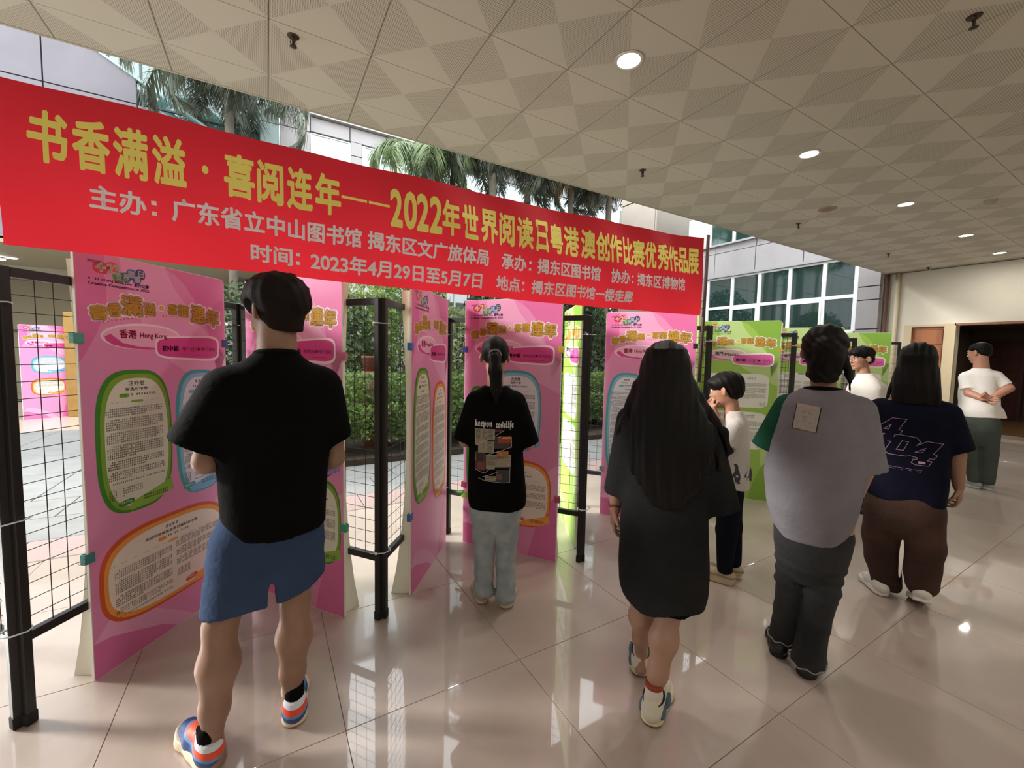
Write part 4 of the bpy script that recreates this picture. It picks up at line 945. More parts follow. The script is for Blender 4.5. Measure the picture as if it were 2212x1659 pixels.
# ================================================================== BANNER
BX0, BX1, BZ0, BZ1 = -.80, 3.07, 1.845, 2.415
def ban(x, z, l=0):
    v = (z-BZ0)/(BZ1-BZ0)
    y = 2.203+.010*math.sin(x*5.1+.6)*v+.007*math.sin(x*11+z*9)+.012*math.cos(v*5.2+x*.5)
    zz = z+.010*math.sin((x-BX0)/(BX1-BX0)*math.pi)*-1.0*(1-v)-.008*math.sin((x-BX0)/(BX1-BX0)*math.pi)+.05*((x-BX0)/(BX1-BX0))**4*v
    return (x, y-.0011-l*.0004, zz)
M_red = mat('red banner cloth', 'd42634', .55, transl=.48, bump=.15, bscale=9, bdist=.02)
nx, nz = 160, 26; V = []; F = []
for j in range(nz+1):
    for i in range(nx+1):
        x, y, z = ban(BX0+(BX1-BX0)*i/nx, BZ0+(BZ1-BZ0)*j/nz); V.append((x, y+.0011, z))
F = [(j*(nx+1)+i, j*(nx+1)+i+1, (j+1)*(nx+1)+i+1, (j+1)*(nx+1)+i) for j in range(nz) for i in range(nx)]
banner = link('banner', mesh_from('banner', V, F, [M_red], smooth=True)); tag(banner, 'long red cloth banner with yellow and white Chinese lettering across the corridor', 'banner')
def px2x(px):                    # where each printed character stands along the banner, measured once (table), in metres
    T_ = [(0, -.78), (75, -.70), (191, -.57), (545, -.05), (760, .37), (800, .45), (1100, 1.26), (1360, 2.26), (1500, 2.99), (1525, 3.09)]
    h = [(t[0], t[1]) for t in T_]
    A = BANN_K; return (A[0]+A[1]*px)/(1+A[2]*px)
# perspective fit through three measured points
_pts = [(0, -.785), (800, .45), (1500, 3.0)]
_Mx = Matrix([[1, p, -p*x] for p, x in _pts]); _sol = _Mx.inverted() @ Vector([x for p, x in _pts]); BANN_K = tuple(_sol)
pr = Print(); Yc = 'fff37c'; Wc = 'fbf6fd'
chars = [('书', 66, 148), ('香', 163, 240), ('满', 252, 323), ('溢', 337, 405), ('喜', 490, 552), ('阅', 561, 614), ('连', 625, 677), ('年', 686, 737), ('2', 847, 870), ('0', 876, 900), ('2', 903, 925), ('2', 930, 953), ('年', 956, 992),
         ('世', 999, 1032), ('界', 1040, 1076), ('阅', 1081, 1111), ('读', 1118, 1150), ('日', 1158, 1182), ('粤', 1188, 1214), ('港', 1219, 1248), ('澳', 1254, 1281), ('创', 1284, 1310), ('作', 1312, 1338), ('比', 1342, 1363), ('赛', 1365, 1389), ('优', 1391, 1413),
         ('秀', 1417, 1440), ('作', 1441, 1461), ('品', 1463, 1482), ('展', 1483, 1503)]
for ch, a, b in chars:
    A, B = px2x(a), px2x(b); z0, z1 = (2.150, 2.325)
    pr.text(ch, A, z0, B, z1, Yc, 1, .034)
pr.blob(px2x(448), 2.232, .022, .034, Yc, 1, p=2)
pr.rect(px2x(740), 2.232, px2x(795), 2.245, Yc, 1, 6); pr.rect(px2x(799), 2.232, px2x(844), 2.245, Yc, 1, 6)
for body, a, b, z0, z1 in [('主办：', 192, 345, 2.015, 2.098), ('广东省立中山图书馆', 372, 782, 2.015, 2.100), ('揭东区文广旅体局', 797, 1055, 2.015, 2.100), ('承办：', 1085, 1152, 2.015, 2.100), ('揭东区图书馆', 1162, 1294, 2.015, 2.100), ('协办：', 1316, 1366, 2.015, 2.100), ('揭东区博物馆', 1373, 1473, 2.015, 2.100),
                           ('时间：', 543, 655, 1.892, 1.966), ('2023年4月29日至5月7日', 674, 1043, 1.888, 1.97), ('地点：', 1075, 1140, 1.892, 1.970), ('揭东区图书馆一楼走廊', 1153, 1364, 1.892, 1.970)]:
    if body.endswith('：'):
        A, B = px2x(a), px2x(b); w_ = (B-A)/2.55; pr.text(body[:-1], A, z0, A+2*w_, z1, Wc, 1, .03); xm = A+2.32*w_
        for zz in (z0+.008, z0+.047): pr.rect(xm-.008, zz, xm+.008, zz+.015, Wc, 1)
    else: pr.text(body, px2x(a), z0, px2x(b), z1, Wc, 1, .03)
tag(pr.build('banner_lettering', banner, ban, rough=.6), kind='stuff')
q = MB(); q.tube([(3.085, 2.19, 1.3), (3.10, 2.185, 2.49)], .013, 8); tag(q.build('banner_pole', [mat('brown pole', '4f3b34', .6)]), 'thin brown pole holding the right end of the red banner', 'pole')
q = MB(); q.tube([(-.83, 2.19, 1.80), (-.825, 2.185, 2.47)], .012, 8); tag(q.build('banner_pole', [mat('pale pole', 'cfc9c0', .6)]), 'pale pole at the left end of the red banner', 'pole')

# ================================================================== PEOPLE
def skin_mat(nm, c): return mat(nm, c, .5, noise=.12, nscale=14, bump=.05, bscale=120)
def cloth(nm, c, bump=.25, sc=45, noise=.12): return mat(nm, c, .9, noise=noise, nscale=7, bump=bump, bscale=sc, spec=.1)
M_black = cloth('black cotton', '09090a'); M_hair = mat('black hair', '0a0808', .55, bump=.3, bscale=30, stretch=(6, 6, .6), spec=.16, bdist=.004); M_hairbr = mat('dark brown hair', '130b09', .6, bump=.3, bscale=30, stretch=(6, 6, .6), spec=.16, bdist=.004); M_stub = mat('clipped dark hair', '1e1613', .8, bump=.4, bscale=300, spec=.1, bdist=.002)
M_eyew = mat('eye white', 'e0dcd4', .3); M_eyed = mat('eye dark', '120d0b', .2); M_lip = mat('lips', '9a5a4c', .5); M_rub = mat('white rubber', 'cfc9b8', .6)
V3 = lambda *a: np.array(a, float)
def head(S, c, yaw, pitch=0, sc=1.0, ears=True, male=True):
    """face towards local +y before turning; c is the middle of the skull at ear height"""
    M = rotm(yaw, pitch); c = V3(*c); g = lambda x, y, z: c+sc*(M @ V3(x, y, z)); e = lambda p, r, k=.012, sub=False: S.ell(g(*p), V3(*r)*sc, k, M, sub)
    e((0, -.012, .035), (.074, .094, .083), 0); e((0, .028, -.02), (.064, .066, .075), .02); e((0, .02, -.065), (.055, .055, .04), .02)
    e((0, .060, -.092), (.026, .026, .022), .025); e((.034, .062, -.025), (.02, .018, .022), .015); e((-.034, .062, -.025), (.02, .018, .022), .015)
    e((0, .083, .028), (.048, .012, .012), .014)
    for s_ in (-1, 1): e((s_*.031, .094, .006), (.015, .012, .010), .008, True)
    S.cap(g(0, .088, .008), g(0, .108, -.026), .007*sc, .0095*sc, .008); e((.010, .096, -.030), (.008, .010, .007), .006); e((-.010, .096, -.030), (.008, .010, .007), .006)
    e((0, .088, -.056), (.022, .010, .006), .006); e((0, .086, -.067), (.019, .010, .007), .006)
    if ears:
        for s_ in (-1, 1):
            S.ell(g(s_*.082, -.010, -.004), V3(.008, .021, .033)*sc, .005, rotm(yaw+s_*.5, pitch-.15)); S.ell(g(s_*.092, -.002, -.002), V3(.006, .010, .018)*sc, .0, rotm(yaw+s_*.5, pitch-.15), True)
    return g, M
def face(parent, g, M, sc=1.0, glasses=False, rz=0):
    for s_ in (-1, 1):
        q = MB(); q.lathe([(.0001, .011)]+[(.011*math.sin(a), .011*math.cos(a)) for a in (.5, 1, 1.5, 2, 2.6)]+[(.0001, -.011)], 12); o = q.build('eye', [M_eyew], parent); o.location = g(s_*.031, .079, .005)
        q = MB(); q.lathe([(.0001, .0065), (.0045, .0045), (.006, 0), (.0045, -.0045), (.0001, -.0065)], 10); i_ = q.build('iris', [M_eyed], o); i_.location = (Vector(g(s_*.031, .0865, .004))-o.location)
        q = MB(); q.tube([g(s_*.016, .094, .024), g(s_*.03, .094, .030), g(s_*.047, .085, .025)], [.003, .0036, .0018], 6); q.build('eyebrow', [M_hair], parent)
        q = MB(); q.tube([g(s_*.018, .0915, .006), g(s_*.03, .0925, .0125), g(s_*.044, .085, .006)], .0018, 5); q.build('eyelid', [M_hair], parent)
    q = MB(); q.tube([g(-.02, .0925, -.061), g(0, .0985, -.0605), g(.02, .0925, -.061)], [.0015, .0038, .0015], 6); q.build('lips', [M_lip], parent)
    if glasses:
        q = MB(); Mg = mat('spectacle frame', '2a2522', .3, .4)
        for s_ in (-1, 1): q.tube([g(s_*.033+.024*math.cos(a), .108, .003+.017*math.sin(a)) for a in np.linspace(0, 2*math.pi, 17)], .0012, 5); q.tube([g(s_*.058, .106, .008), g(s_*.078, .06, .008), g(s_*.084, -.005, .008)], .0013, 5)
        q.tube([g(-.009, .108, .008), g(.009, .108, .008)], .0012, 5); q.build('spectacles', [Mg], parent)
def hand(S, w, d, pn, side, curl=.5, sc=1.0, spread=0.0):
    """w wrist, d hand direction, pn palm normal (fingers bend towards it), side +1/-1 where the thumb sits"""
    w, d, pn = V3(*w), V3(*d), V3(*pn); d /= np.linalg.norm(d); pn = pn-d*(pn@d); pn /= np.linalg.norm(pn); l = np.cross(d, pn)*side
    S.cap(w, w+d*.04*sc, .019*sc, .018*sc, .01)
    for o in (-.022, 0, .022): S.cap(w+d*.02*sc+l*o*.5*sc, w+d*.078*sc+l*o*sc, .013*sc, .0115*sc, .008)
    for i, (o, L_) in enumerate(((.031, .066), (.0105, .076), (-.0105, .071), (-.031, .055))):
        p = w+d*.082*sc+l*o*sc; a = curl*.5; dd = d+l*spread*o*8
        for j, f in enumerate((.45, .32, .23)):
            v = dd*math.cos(a)+pn*math.sin(a); v /= np.linalg.norm(v); n = p+v*L_*f*sc; S.cap(p, n, (.0088-.0006*j)*sc, (.0082-.0006*j)*sc, .003); p = n; a += curl*(.75+.08*i)
    p = w+d*.025*sc+l*.022*sc; a = l*.75+d*.65+pn*.25; a /= np.linalg.norm(a); q = p+a*.042*sc; S.cap(p, q, .0125*sc, .0105*sc, .008); b = l*.15+d*.9+pn*(.3+curl*.5); b /= np.linalg.norm(b); S.cap(q, q+b*.032*sc, .0102*sc, .0092*sc, .003); S.cap(q+b*.032*sc, q+b*.056*sc+pn*.004, .0092*sc, .0078*sc, .003)
def limb(S, pts, rs, k=.012): S.chain([V3(*p) for p in pts], rs, k)
def leg(S, hip, kn, an, toe, s=1.0, calf=1.0):
    hip, kn, an, toe = V3(*hip), V3(*kn), V3(*an), V3(*toe)
    mid = (hip+kn)/2; cf = kn+(an-kn)*.34; f = toe-an; f[2] = 0; f /= max(np.linalg.norm(f), 1e-6); cf = cf-f*.008
    S.chain([hip, mid, kn], [.088*s, .068*s, .047*s], .035); S.chain([kn, cf, kn+(an-kn)*.72, an], [.047*s, .052*s*calf, .036*s*calf, .029*s], .035)
    S.cap(an, (an[0]-f[0]*.03, an[1]-f[1]*.03, max(.035, an[2]-.055)), .032*s, .03*s, .01); S.cap((an[0], an[1], max(.045, an[2]-.05)), (toe[0], toe[1], .028), .032*s, .022*s, .015)
def torso(S, lv, k=.02): S.loft(lv, k, 2.3)
def noise_fold(amp, seed, fx=14, fz=5, zc=None):
    r = random.Random(seed); T_ = [(r.uniform(.6, 1.6)*fx, r.uniform(.6, 1.6)*fx, r.uniform(-1, 1)*fz, r.uniform(0, 6.28), r.uniform(.5, 1)) for _ in range(6)]
    def f(X, Y, Z):
        d = 0
        for a, b, c, p, w in T_: d = d+w*np.sin(a*X+b*Y*.8+c*Z+p+.8*np.sin(3*Z+p))
        d = d*amp/3
        if zc is not None: d = d*np.clip((zc[0]-Z)/(zc[0]-zc[1]), .12, 1)
        return d
    return f
def ring_fold(amp, z0, z1, n=90, seed=0):
    return lambda X, Y, Z: np.where((Z > z0) & (Z < z1), amp*np.sin(n*Z+9*X+6*Y+seed+1.5*np.sin(8*X)), 0)
def shoe(parent, heel, ang, L_=.28, w_=.1, mats=None, pitch=0, lace=None, high=.085, z=0, sole_h=.036, name='shoe'):
    """toe towards local +y; child of the person, sole as its part"""
    um, sm = mats; S = Sdf(); k = L_/.28; a = w_/2
    S.ell((0, .048*k, .05), (a*.76, .046*k, high*.58), .0); S.cap((0, .05*k, .045), (0, .15*k, .042), a*.70, a*.80, .02); S.cap((0, .15*k, .04), (0, .225*k, .026), a*.86, a*.72, .02)
    S.cap((0, .04*k, .05), (0, .055*k, high), a*.80, a*.70, .02, flat=('y', 1.35)); S.cap((0, .1*k, .07), (0, .15*k, .055), a*.45, a*.5, .02)
    S.cut((0, 0, -1), -.012); S.cut((0, -.25, 1), high-.005)
    o = S.build(name, um, parent, .0052, 1); o.location = (heel[0], heel[1], z); o.rotation_euler = (pitch, 0, ang)
    S = Sdf(); S.cap((0, .045*k, .012), (0, .12*k, .012), a*.90, a*.86, 0); S.cap((0, .12*k, .012), (0, .2*k, .012), a*.80, a*1.0, .02); S.cap((0, .2*k, .012), (0, .238*k, .014), a*1.0, a*.80, .02)
    S.cut((0, 0, 1), sole_h); S.cut((0, 0, -1), -.001); S.build('sole', sm, o, .005, 1)
    if lace:
        q = MB()
        for i in range(5):
            y = (.115+.022*i)*k; zz = .092-.0095*i; q.tube([(-a*.42, y, zz-.006), (0, y+.004, zz+.004), (a*.42, y, zz-.006)], .0034, 5)
        q.build('lace', [lace], o)
    return o
def shirt_sleeve(S, sh, el, r0, r1, cutn=None, k=.03): S.cap(sh, el, r0, r1, k)
def person(name, pos, rzdeg, label, S, skin, group=None, h=.0055):
    o = S.build('person', [skin], None, h, 1, pos, R(rzdeg)); tag(o, label, 'person'); return o
def decal_fn(obj, lift=.0016, dirn=(0, 1, 0), start=-1.2):
    me = obj.data; bvh = BVHTree.FromPolygons([v.co[:] for v in me.vertices], [p.vertices[:] for p in me.polygons])
    dv = Vector(dirn)
    def f(x, z, l):
        if abs(dv.y) > .5: hit = bvh.ray_cast(Vector((x, start*dv.y, z)), dv)[0]
        else: hit = bvh.ray_cast(Vector((start*dv.x, x, z)), dv)[0]
        if hit is None: return (x, .0, z)
        return tuple(hit-dv*(lift+l*.0006))
    return f

# ---------- man in black t-shirt (back to the camera, looking left)
S = Sdf(); c = (.135, .02, 1.635); g, MM = head(S, c, R(26), R(-6), 1.04)
S.cap((.135, -.005, 1.60), (.132, -.01, 1.45), .062, .068, .02)
torso(S, [(.80, .115, 0, .15, .10), (.92, .115, 0, .15, .10), (1.1, .12, 0, .15, .105), (1.3, .125, 0, .175, .11), (1.40, .125, -.01, .15, .09), (1.46, .13, -.01, .07, .07)])
sL, sR = (-.035, -.01, 1.345), (.285, -.01, 1.35); eL, eR = (-.088, .0, 1.10), (.33, .02, 1.06)
limb(S, [sL, (-.07, -.01, 1.24), eL], [.045, .042, .040]); limb(S, [eL, (-.0, .10, 1.075), (.08, .20, 1.09)], [.043, .040, .028])
limb(S, [sR, (.32, 0, 1.23), eR], [.045, .042, .040]); limb(S, [eR, (.29, .10, 1.02), (.20, .22, 1.06)], [.043, .040, .028])
hand(S, (.08, .20, 1.09), (.6, .75, .1), (.3, .1, 1), 1, .6); hand(S, (.20, .22, 1.06), (-.6, .75, .15), (-.3, .1, 1), -1, .6)
leg(S, (.055, 0, .82), (-.062, .0, .50), (-.094, -.015, .085), (-.165, .16, .03), 1.05, 1.15); leg(S, (.18, 0, .82), (.182, .01, .50), (.165, .045, .085), (.19, .23, .03), 1.05, 1.12)
skA = skin_mat('tan skin', '8c6a56')
man = person('person', (-.1, 1.77, 0), 3.2, 'man in plain black t-shirt, blue shorts and colourful trainers, back turned, looking left', S, skA, h=.0055)
face(man, g, MM, 1.04)
S = Sdf(); S.loft([(.815, .122, 0, .168, .125), (.9, .122, 0, .170, .125), (1.05, .122, 0, .178, .13), (1.2, .125, 0, .198, .135), (1.30, .126, -.005, .205, .13), (1.37, .127, -.01, .19, .115), (1.42, .128, -.012, .15, .10), (1.455, .13, -.012, .10, .085), (1.485, .132, -.012, .066, .07)], .02, 2.3)
S.cone((-.02, -.01, 1.345), (-.105, .0, 1.155), .085, .100, .035); S.cone((.275, -.01, 1.35), (.322, .01, 1.14), .082, .078, .035)
S.cut((0, .10, -1), -.832); S.fold(noise_fold(.008, 3, 12, 3.5, (1.35, .9)))
S.build('t_shirt', [cloth('jet black cotton', '050506')], man, .0075)
q = MB(); q.tube([(.132+.069*math.cos(a), -.012+.073*math.sin(a), 1.478-.010*math.sin(a)) for a in np.linspace(0, 2*math.pi, 25)], .009, 8, caps=False); q.build('collar', [cloth('jet black rib', '0b0b0d')], man)
S = Sdf(); S.loft([(.58, .1, 0, .175, .12), (.7, .10, 0, .178, .125), (.8, .105, 0, .17, .12), (.95, .11, 0, .155, .11)], .02, 2.2)
S.cap((.01, .0, .78), (-.01, .0, .53), .105, .118, .03); S.cap((.19, .01, .78), (.188, .01, .55), .10, .100, .03); S.ell((.095, 0, .56), (.02, .3, .12), 0, None, True)
S.cut((.15, -.12, -1), -.555); S.fold(noise_fold(.006, 9, 16, 8)); S.fold(ring_fold(.002, .6, .75, 60))
sh_ = S.build('shorts', [cloth('slate blue cloth', '33435f', .3)], man, .007)
S = Sdf(); M = rotm(R(26), R(-6)); C0 = V3(*c)
gg = lambda x, y, z: C0+M @ V3(x, y, z)
S.ell(gg(0, -.012, .058), V3(.106, .118, .084), 0, M); S.ell(gg(0, -.065, .020), V3(.080, .060, .066), .02, M); S.ell(gg(-.060, -.015, .03), V3(.046, .085, .055), .02, M); S.ell(gg(.060, -.015, .03), V3(.046, .085, .055), .02, M); S.ell(gg(0, .080, .052), V3(.080, .046, .046), .02, M)
S.ell(gg(0, .135, -.03), V3(.070, .080, .060), 0, M, True)
for s_ in (-1, 1): S.ell(gg(s_*.108, .0, -.022), V3(.036, .05, .056), 0, M, True)
S2 = Sdf(); S2.ell(gg(0, -.022, .02), V3(.0795, .094, .086), 0, M); S2.cap(gg(0, -.030, -.01), gg(0, -.034, -.068), .080, .067, .02); S2.ell(gg(0, .105, -.03), V3(.11, .085, .10), 0, M, True); S2.cut(tuple(M @ V3(0, .35, -1)), float((M @ V3(0, .35, -1)) @ gg(0, -.06, -.078)))
for s_ in (-1, 1): S2.ell(gg(s_*.090, .004, -.01), V3(.020, .026, .036), 0, M, True)
S2.build('clipped_hair', [M_stub], man, .0045)
r_ = random.Random(4)
for i in range(26):
    a = r_.uniform(0, 6.28); b = r_.uniform(.1, 1.1); p = V3(.094*math.cos(a)*math.cos(b), -.01+.108*math.sin(a)*math.cos(b), .066+.074*math.sin(b)); d = V3(math.cos(a), math.sin(a), r_.uniform(-.6, .5)); d /= np.linalg.norm(d); S.cap(gg(*p), gg(*(p+d*r_.uniform(.008, .022))), .008, .002, .008)
S.fold(lambda X, Y, Z: .0022*np.sin(120*X+40*Z)*np.sin(90*Y+30*Z)); S.build('hair', [M_hairbr], man, .0045)
ms = ramp_mat('blue and orange trainer', (0, .9, 3.0), [(0, '2c4f8c'), (.20, '24427f'), (.235, '3f78a8'), (.27, 'd24a2c'), (.335, 'b9bccb')], noise=.02)
for hl, an_ in (((-.085, -.06), 22), ((.168, -.02), -7)):
    sx = shoe(man, hl, R(an_), .295, .105, ([ramp_mat('trainer zones', (0, -.55, 5.5), [(0, '2b4a86'), (.16, '263f7c'), (.30, '4c86b2'), (.345, 'd8492b'), (.46, 'c9cbd6')], noise=.05), ], [ramp_mat('trainer sole', (0, 0, 10), [(0, 'b5452c'), (.07, 'cfc6a8')])]), 0, mat('lilac lace', 'c9cbdc', .7), high=.10)
    q = MB(); q.tube([(.0, .05, .05), (0, .052, .10), (0, .055, .125)], [.036, .037, .036], 16); k_ = q.build('sock', [M_black], man); k_.location = (hl[0], hl[1], 0.02); k_.rotation_euler = (0, 0, R(an_))

# ---------- ponytailed girl
S = Sdf(); c = (-.022, .02, 1.475); g, MM = head(S, c, R(-6), R(-8), .95)
S.cap((-.02, 0, 1.44), (-.018, -.005, 1.28), .043, .05, .02)
torso(S, [(.70, -.01, 0, .13, .09), (.85, -.01, 0, .12, .085), (1.05, -.012, 0, .13, .09), (1.2, -.014, 0, .145, .09), (1.26, -.015, -.005, .12, .075), (1.29, -.018, -.005, .06, .05)])
limb(S, [(-.14, 0, 1.22), (-.19, .02, .98), (-.12, .16, .92)], [.046, .036, .025]); limb(S, [(.115, 0, 1.22), (.185, .02, .97), (.12, .17, .93)], [.046, .036, .025])
hand(S, (-.12, .16, .92), (.5, .8, .1), (.4, 0, .8), 1, .7, .9); hand(S, (.12, .17, .93), (-.5, .8, .1), (-.4, 0, .8), -1, .7, .9)
leg(S, (-.07, 0, .74), (-.065, 0, .42), (-.06, 0, .07), (-.085, .13, .03), .62); leg(S, (.06, 0, .74), (.065, 0, .42), (.06, -.03, .07), (.08, .10, .03), .62)
girl = person('person', (1.16, 2.13, 0), -28.6, 'ponytailed girl in black printed t-shirt and pale blue jeans, facing a pink board', S, skin_mat('fair skin', 'b58a72'))
face(girl, g, MM, .95)
S = Sdf(); S.loft([(.60, .008, 0, .168, .125), (.66, .008, 0, .175, .125), (.8, .0, 0, .165, .12), (.95, -.008, 0, .156, .115), (1.1, -.012, 0, .158, .115), (1.2, -.014, 0, .158, .105), (1.25, -.015, -.005, .135, .09), (1.285, -.016, -.008, .10, .075), (1.31, -.018, -.008, .07, .06)], .02, 2.3)
S.cone((-.125, 0, 1.215), (-.195, .01, .985), .064, .066, .03); S.cone((.10, 0, 1.215), (.185, .01, .965), .064, .068, .03); S.cut((-.05, .15, -1), -.605)
S.fold(noise_fold(.006, 12, 15, 5, (1.2, .7)))
ts = S.build('t_shirt', [cloth('black cotton tee', '060607')], girl, .007)
# back print: newspaper collage
df = decal_fn(ts); pr = Print(); X0, Z0, K = -.124, 1.060, .000275    # crop pixels -> metres
def cp(x, y): return (-.128+(x-240)*.000252, 1.128-(y-180)*.000262)
pr.text('𝖐𝖊𝖊𝖕𝖔𝖓', *cp(240, 370), *cp(632, 185), 'c9c9c6', 3, .02); pr.text('𝖗𝖔𝖘𝖊𝖑𝖎𝖋𝖊', *cp(705, 395), *cp(1105, 200), 'c9c9c6', 3, .02)
def cpoly(P_, c_, l):
    # fine strips so the print follows the cloth
    Q = [cp(*p) for p in P_]; pr.poly(Q, c_, l)
def crect(x0, y0, x1, y1, c_, l): a = cp(x0, y1); b = cp(x1, y0); pr.rect(a[0], a[1], b[0], b[1], c_, l, max(1, int((b[0]-a[0])/.012)), max(1, int((b[1]-a[1])/.012)))
news = '8f8676'; dk_ = '3c302d'
crect(245, 380, 690, 620, news, 1); crect(250, 600, 520, 740, news, 1); crect(320, 640, 680, 900, news, 1); crect(690, 385, 860, 450, '4a2528', 1); crect(685, 555, 1065, 800, '38302f', 1); crect(760, 540, 1050, 690, '8a3a22', 2); crect(860, 545, 1060, 590, 'b5824e', 3)
crect(260, 880, 490, 1290, '4b2d2c', 1); crect(300, 900, 430, 1080, '33242a', 2); crect(300, 1100, 470, 1260, '6b3a36', 2); crect(500, 940, 1060, 1200, news, 1); crect(760, 1090, 1020, 1180, 'a59c8b', 2); crect(500, 1180, 700, 1250, news, 1)
crect(740, 860, 1000, 1010, '9a6a3c', 2); crect(480, 1400, 730, 1500, news, 1); crect(730, 1260, 1040, 1530, '34343a', 1); crect(740, 1350, 870, 1470, '6e4444', 2)
for (x, y, a, b, sd) in ((270, 400, 380, 600, 1), (530, 400, 660, 600, 2), (530, 640, 660, 880, 3), (520, 960, 900, 1050, 4), (510, 1070, 720, 1170, 5), (780, 1100, 1010, 1170, 6), (500, 1420, 700, 1480, 7)):
    A = cp(x, y); B = cp(a, b); pr.fake(A[0], B[0], A[1], B[1], .006, dk_, 4, sd, False)
for (x, y, a, b) in ((425, 400, 465, 620), (475, 400, 515, 620), (420, 700, 460, 870)): A = cp(x, b); B = cp(a, y); pr.fake(A[0], B[0], B[1], A[1], .010, '2a2422', 4, x, False)
for P_ in ([(530, 620), (700, 530), (900, 400)], [(245, 380), (260, 700), (300, 745), (370, 680), (520, 610)], [(690, 570), (830, 540)], [(1060, 560), (1070, 770), (850, 840), (500, 945)], [(270, 1270), (400, 1320), (480, 1330), (640, 1210), (1050, 1215)], [(255, 910), (265, 1080)], [(340, 1450), (480, 1500), (900, 1540), (1040, 1530), (1040, 1230)], [(430, 1420), (560, 1380), (750, 1310)], [(760, 850), (800, 860), (860, 1000)]):
    pr.stroke([cp(*p) for p in P_], .0022, 'b9b1a6', 5)
pr.build('shirt_print', girl, df, rough=.8)
S = Sdf(); S.ell((c[0], c[1]-.012, c[2]+.036), (.080, .099, .088), 0, rotm(R(-6), R(-8))); S.ell((c[0], c[1]+.10, c[2]-.03), (.075, .075, .08), 0, None, True); S.ell((c[0], c[1]+.02, c[2]-.09), (.1, .09, .05), 0, None, True)
S.cap((c[0], -.075, 1.495), (c[0]-.0, -.115, 1.47), .030, .032, .015); S.chain([V3(c[0], -.115, 1.47), V3(c[0]+.004, -.135, 1.40), V3(c[0]+.01, -.128, 1.31), V3(c[0]+.012, -.118, 1.235)], [.032, .038, .034, .012], .01)
S.fold(lambda X, Y, Z: .0018*np.sin(160*X)*np.sin(20*Z+3)); hair = S.build('hair', [M_hair], girl, .0045)
q = MB(); q.tube([(c[0]+.031*math.cos(a), -.102, 1.484+.031*math.sin(a)) for a in np.linspace(0, 2*math.pi, 20)], .008, 8, caps=False); [q.tube([(c[0]+.03*math.cos(a), -.11, 1.484+.03*math.sin(a)), (c[0]+.036*math.cos(a), -.118, 1.484+.036*math.sin(a))], .004, 5) for a in np.linspace(0, 2*math.pi, 11)]; q.build('hair_tie', [mat('beaded hair tie', '6b6560', .3, .3)], girl)
S = Sdf(); S.loft([(.40, -.004, 0, .075, .06), (.46, -.004, 0, .125, .095), (.55, -.004, 0, .150, .12), (.72, -.005, 0, .145, .11)], .045)
S.chain([V3(-.072, 0, .62), V3(-.068, 0, .42), V3(-.062, 0, .25), V3(-.060, -.005, .075)], [.083, .072, .058, .062], .02); S.chain([V3(.066, 0, .62), V3(.066, 0, .42), V3(.064, -.01, .25), V3(.060, -.035, .06)], [.083, .072, .058, .062], .02)
S.ell((-.001, 0, .25), (.006, .3, .2), 0, None, True); S.cut((0, 0, -1), -.045); S.fold(noise_fold(.005, 8, 24, 18)); S.fold(ring_fold(.003, .04, .3, 70)); S.build('jeans', [mat('pale denim', 'a0a7a8', .9, col2='87939a', nscale=14, bump=.3, bscale=90)], girl, .0065)
msh = ([mat('cream trainer', 'b3a488', .7)], [ramp_mat('cream sole', (0, 0, 10), [(0, '5a4b3a'), (.06, 'c4b79c')])])
shoe(girl, (-.068, -.03), R(12), .25, .088, msh, 0, None, .08); shoe(girl, (.062, -.075), R(-10), .25, .088, msh, 0, None, .08)

# ---------- woman with very long hair, walking
S = Sdf(); c = (.01, .02, 1.44); g, MM = head(S, c, R(8), R(-4), .97)
S.cap((.01, 0, 1.41), (.012, -.005, 1.26), .045, .05, .02)
torso(S, [(.66, .03, 0, .14, .10), (.85, .03, 0, .13, .09), (1.05, .025, 0, .14, .09), (1.2, .02, 0, .15, .09), (1.27, .015, -.005, .12, .07), (1.29, .012, -.005, .05, .05)])
limb(S, [(-.13, 0, 1.23), (-.165, .0, 1.0), (-.175, .03, .815)], [.045, .036, .024]); limb(S, [(.16, 0, 1.23), (.235, .02, 1.0), (.20, .12, .85)], [.045, .036, .024])
hand(S, (-.175, .03, .815), (-.1, .2, -1), (1, .3, .1), 1, .55, .92); hand(S, (.20, .12, .85), (-.1, .5, -1), (-1, .3, .1), -1, .5, .92)
leg(S, (-.03, .0, .72), (-.048, .05, .43), (-.04, .14, .095), (-.045, .29, .03), .92, 1.05); leg(S, (.09, 0, .72), (.070, -.01, .43), (.020, -.105, .095), (.05, .04, .03), .95, 1.08)
lng = person('person', (1.42, 1.18, 0), -50.3, 'woman with very long black hair and oversized charcoal shirt walking away', S, skin_mat('warm skin', 'a07a66'), h=.005)
face(lng, g, MM, .97)
S = Sdf(); S.loft([(.465, .045, 0, .158, .14), (.52, .04, 0, .175, .145), (.62, .036, 0, .180, .15), (.8, .03, 0, .176, .14), (1.0, .026, 0, .172, .13), (1.15, .024, 0, .172, .12), (1.22, .022, -.003, .165, .105), (1.265, .02, -.006, .13, .085), (1.295, .015, -.008, .07, .06)], .02, 2.4)
S.cone((-.115, 0, 1.22), (-.152, .01, .895), .066, .072, .03); S.cone((.155, 0, 1.225), (.232, .02, .875), .068, .088, .03)
S.cut((-.22, .16, -1), -.478)
S.fold(noise_fold(.010, 21, 17, 2.5, (1.2, .6))); S.build('oversized_shirt', [mat('faded charcoal cotton', '262627', .95, col2='141415', nscale=3, bump=.3, bscale=70, spec=.1)], lng, .0075)
S = Sdf(); S.cap((-.045, .03, .62), (-.05, .04, .47), .075, .072, .02); S.cap((.09, 0, .62), (.085, -.01, .44), .080, .080, .02); S.cut((0, .1, -1), -.442); S.build('shorts', [M_black], lng, .007)
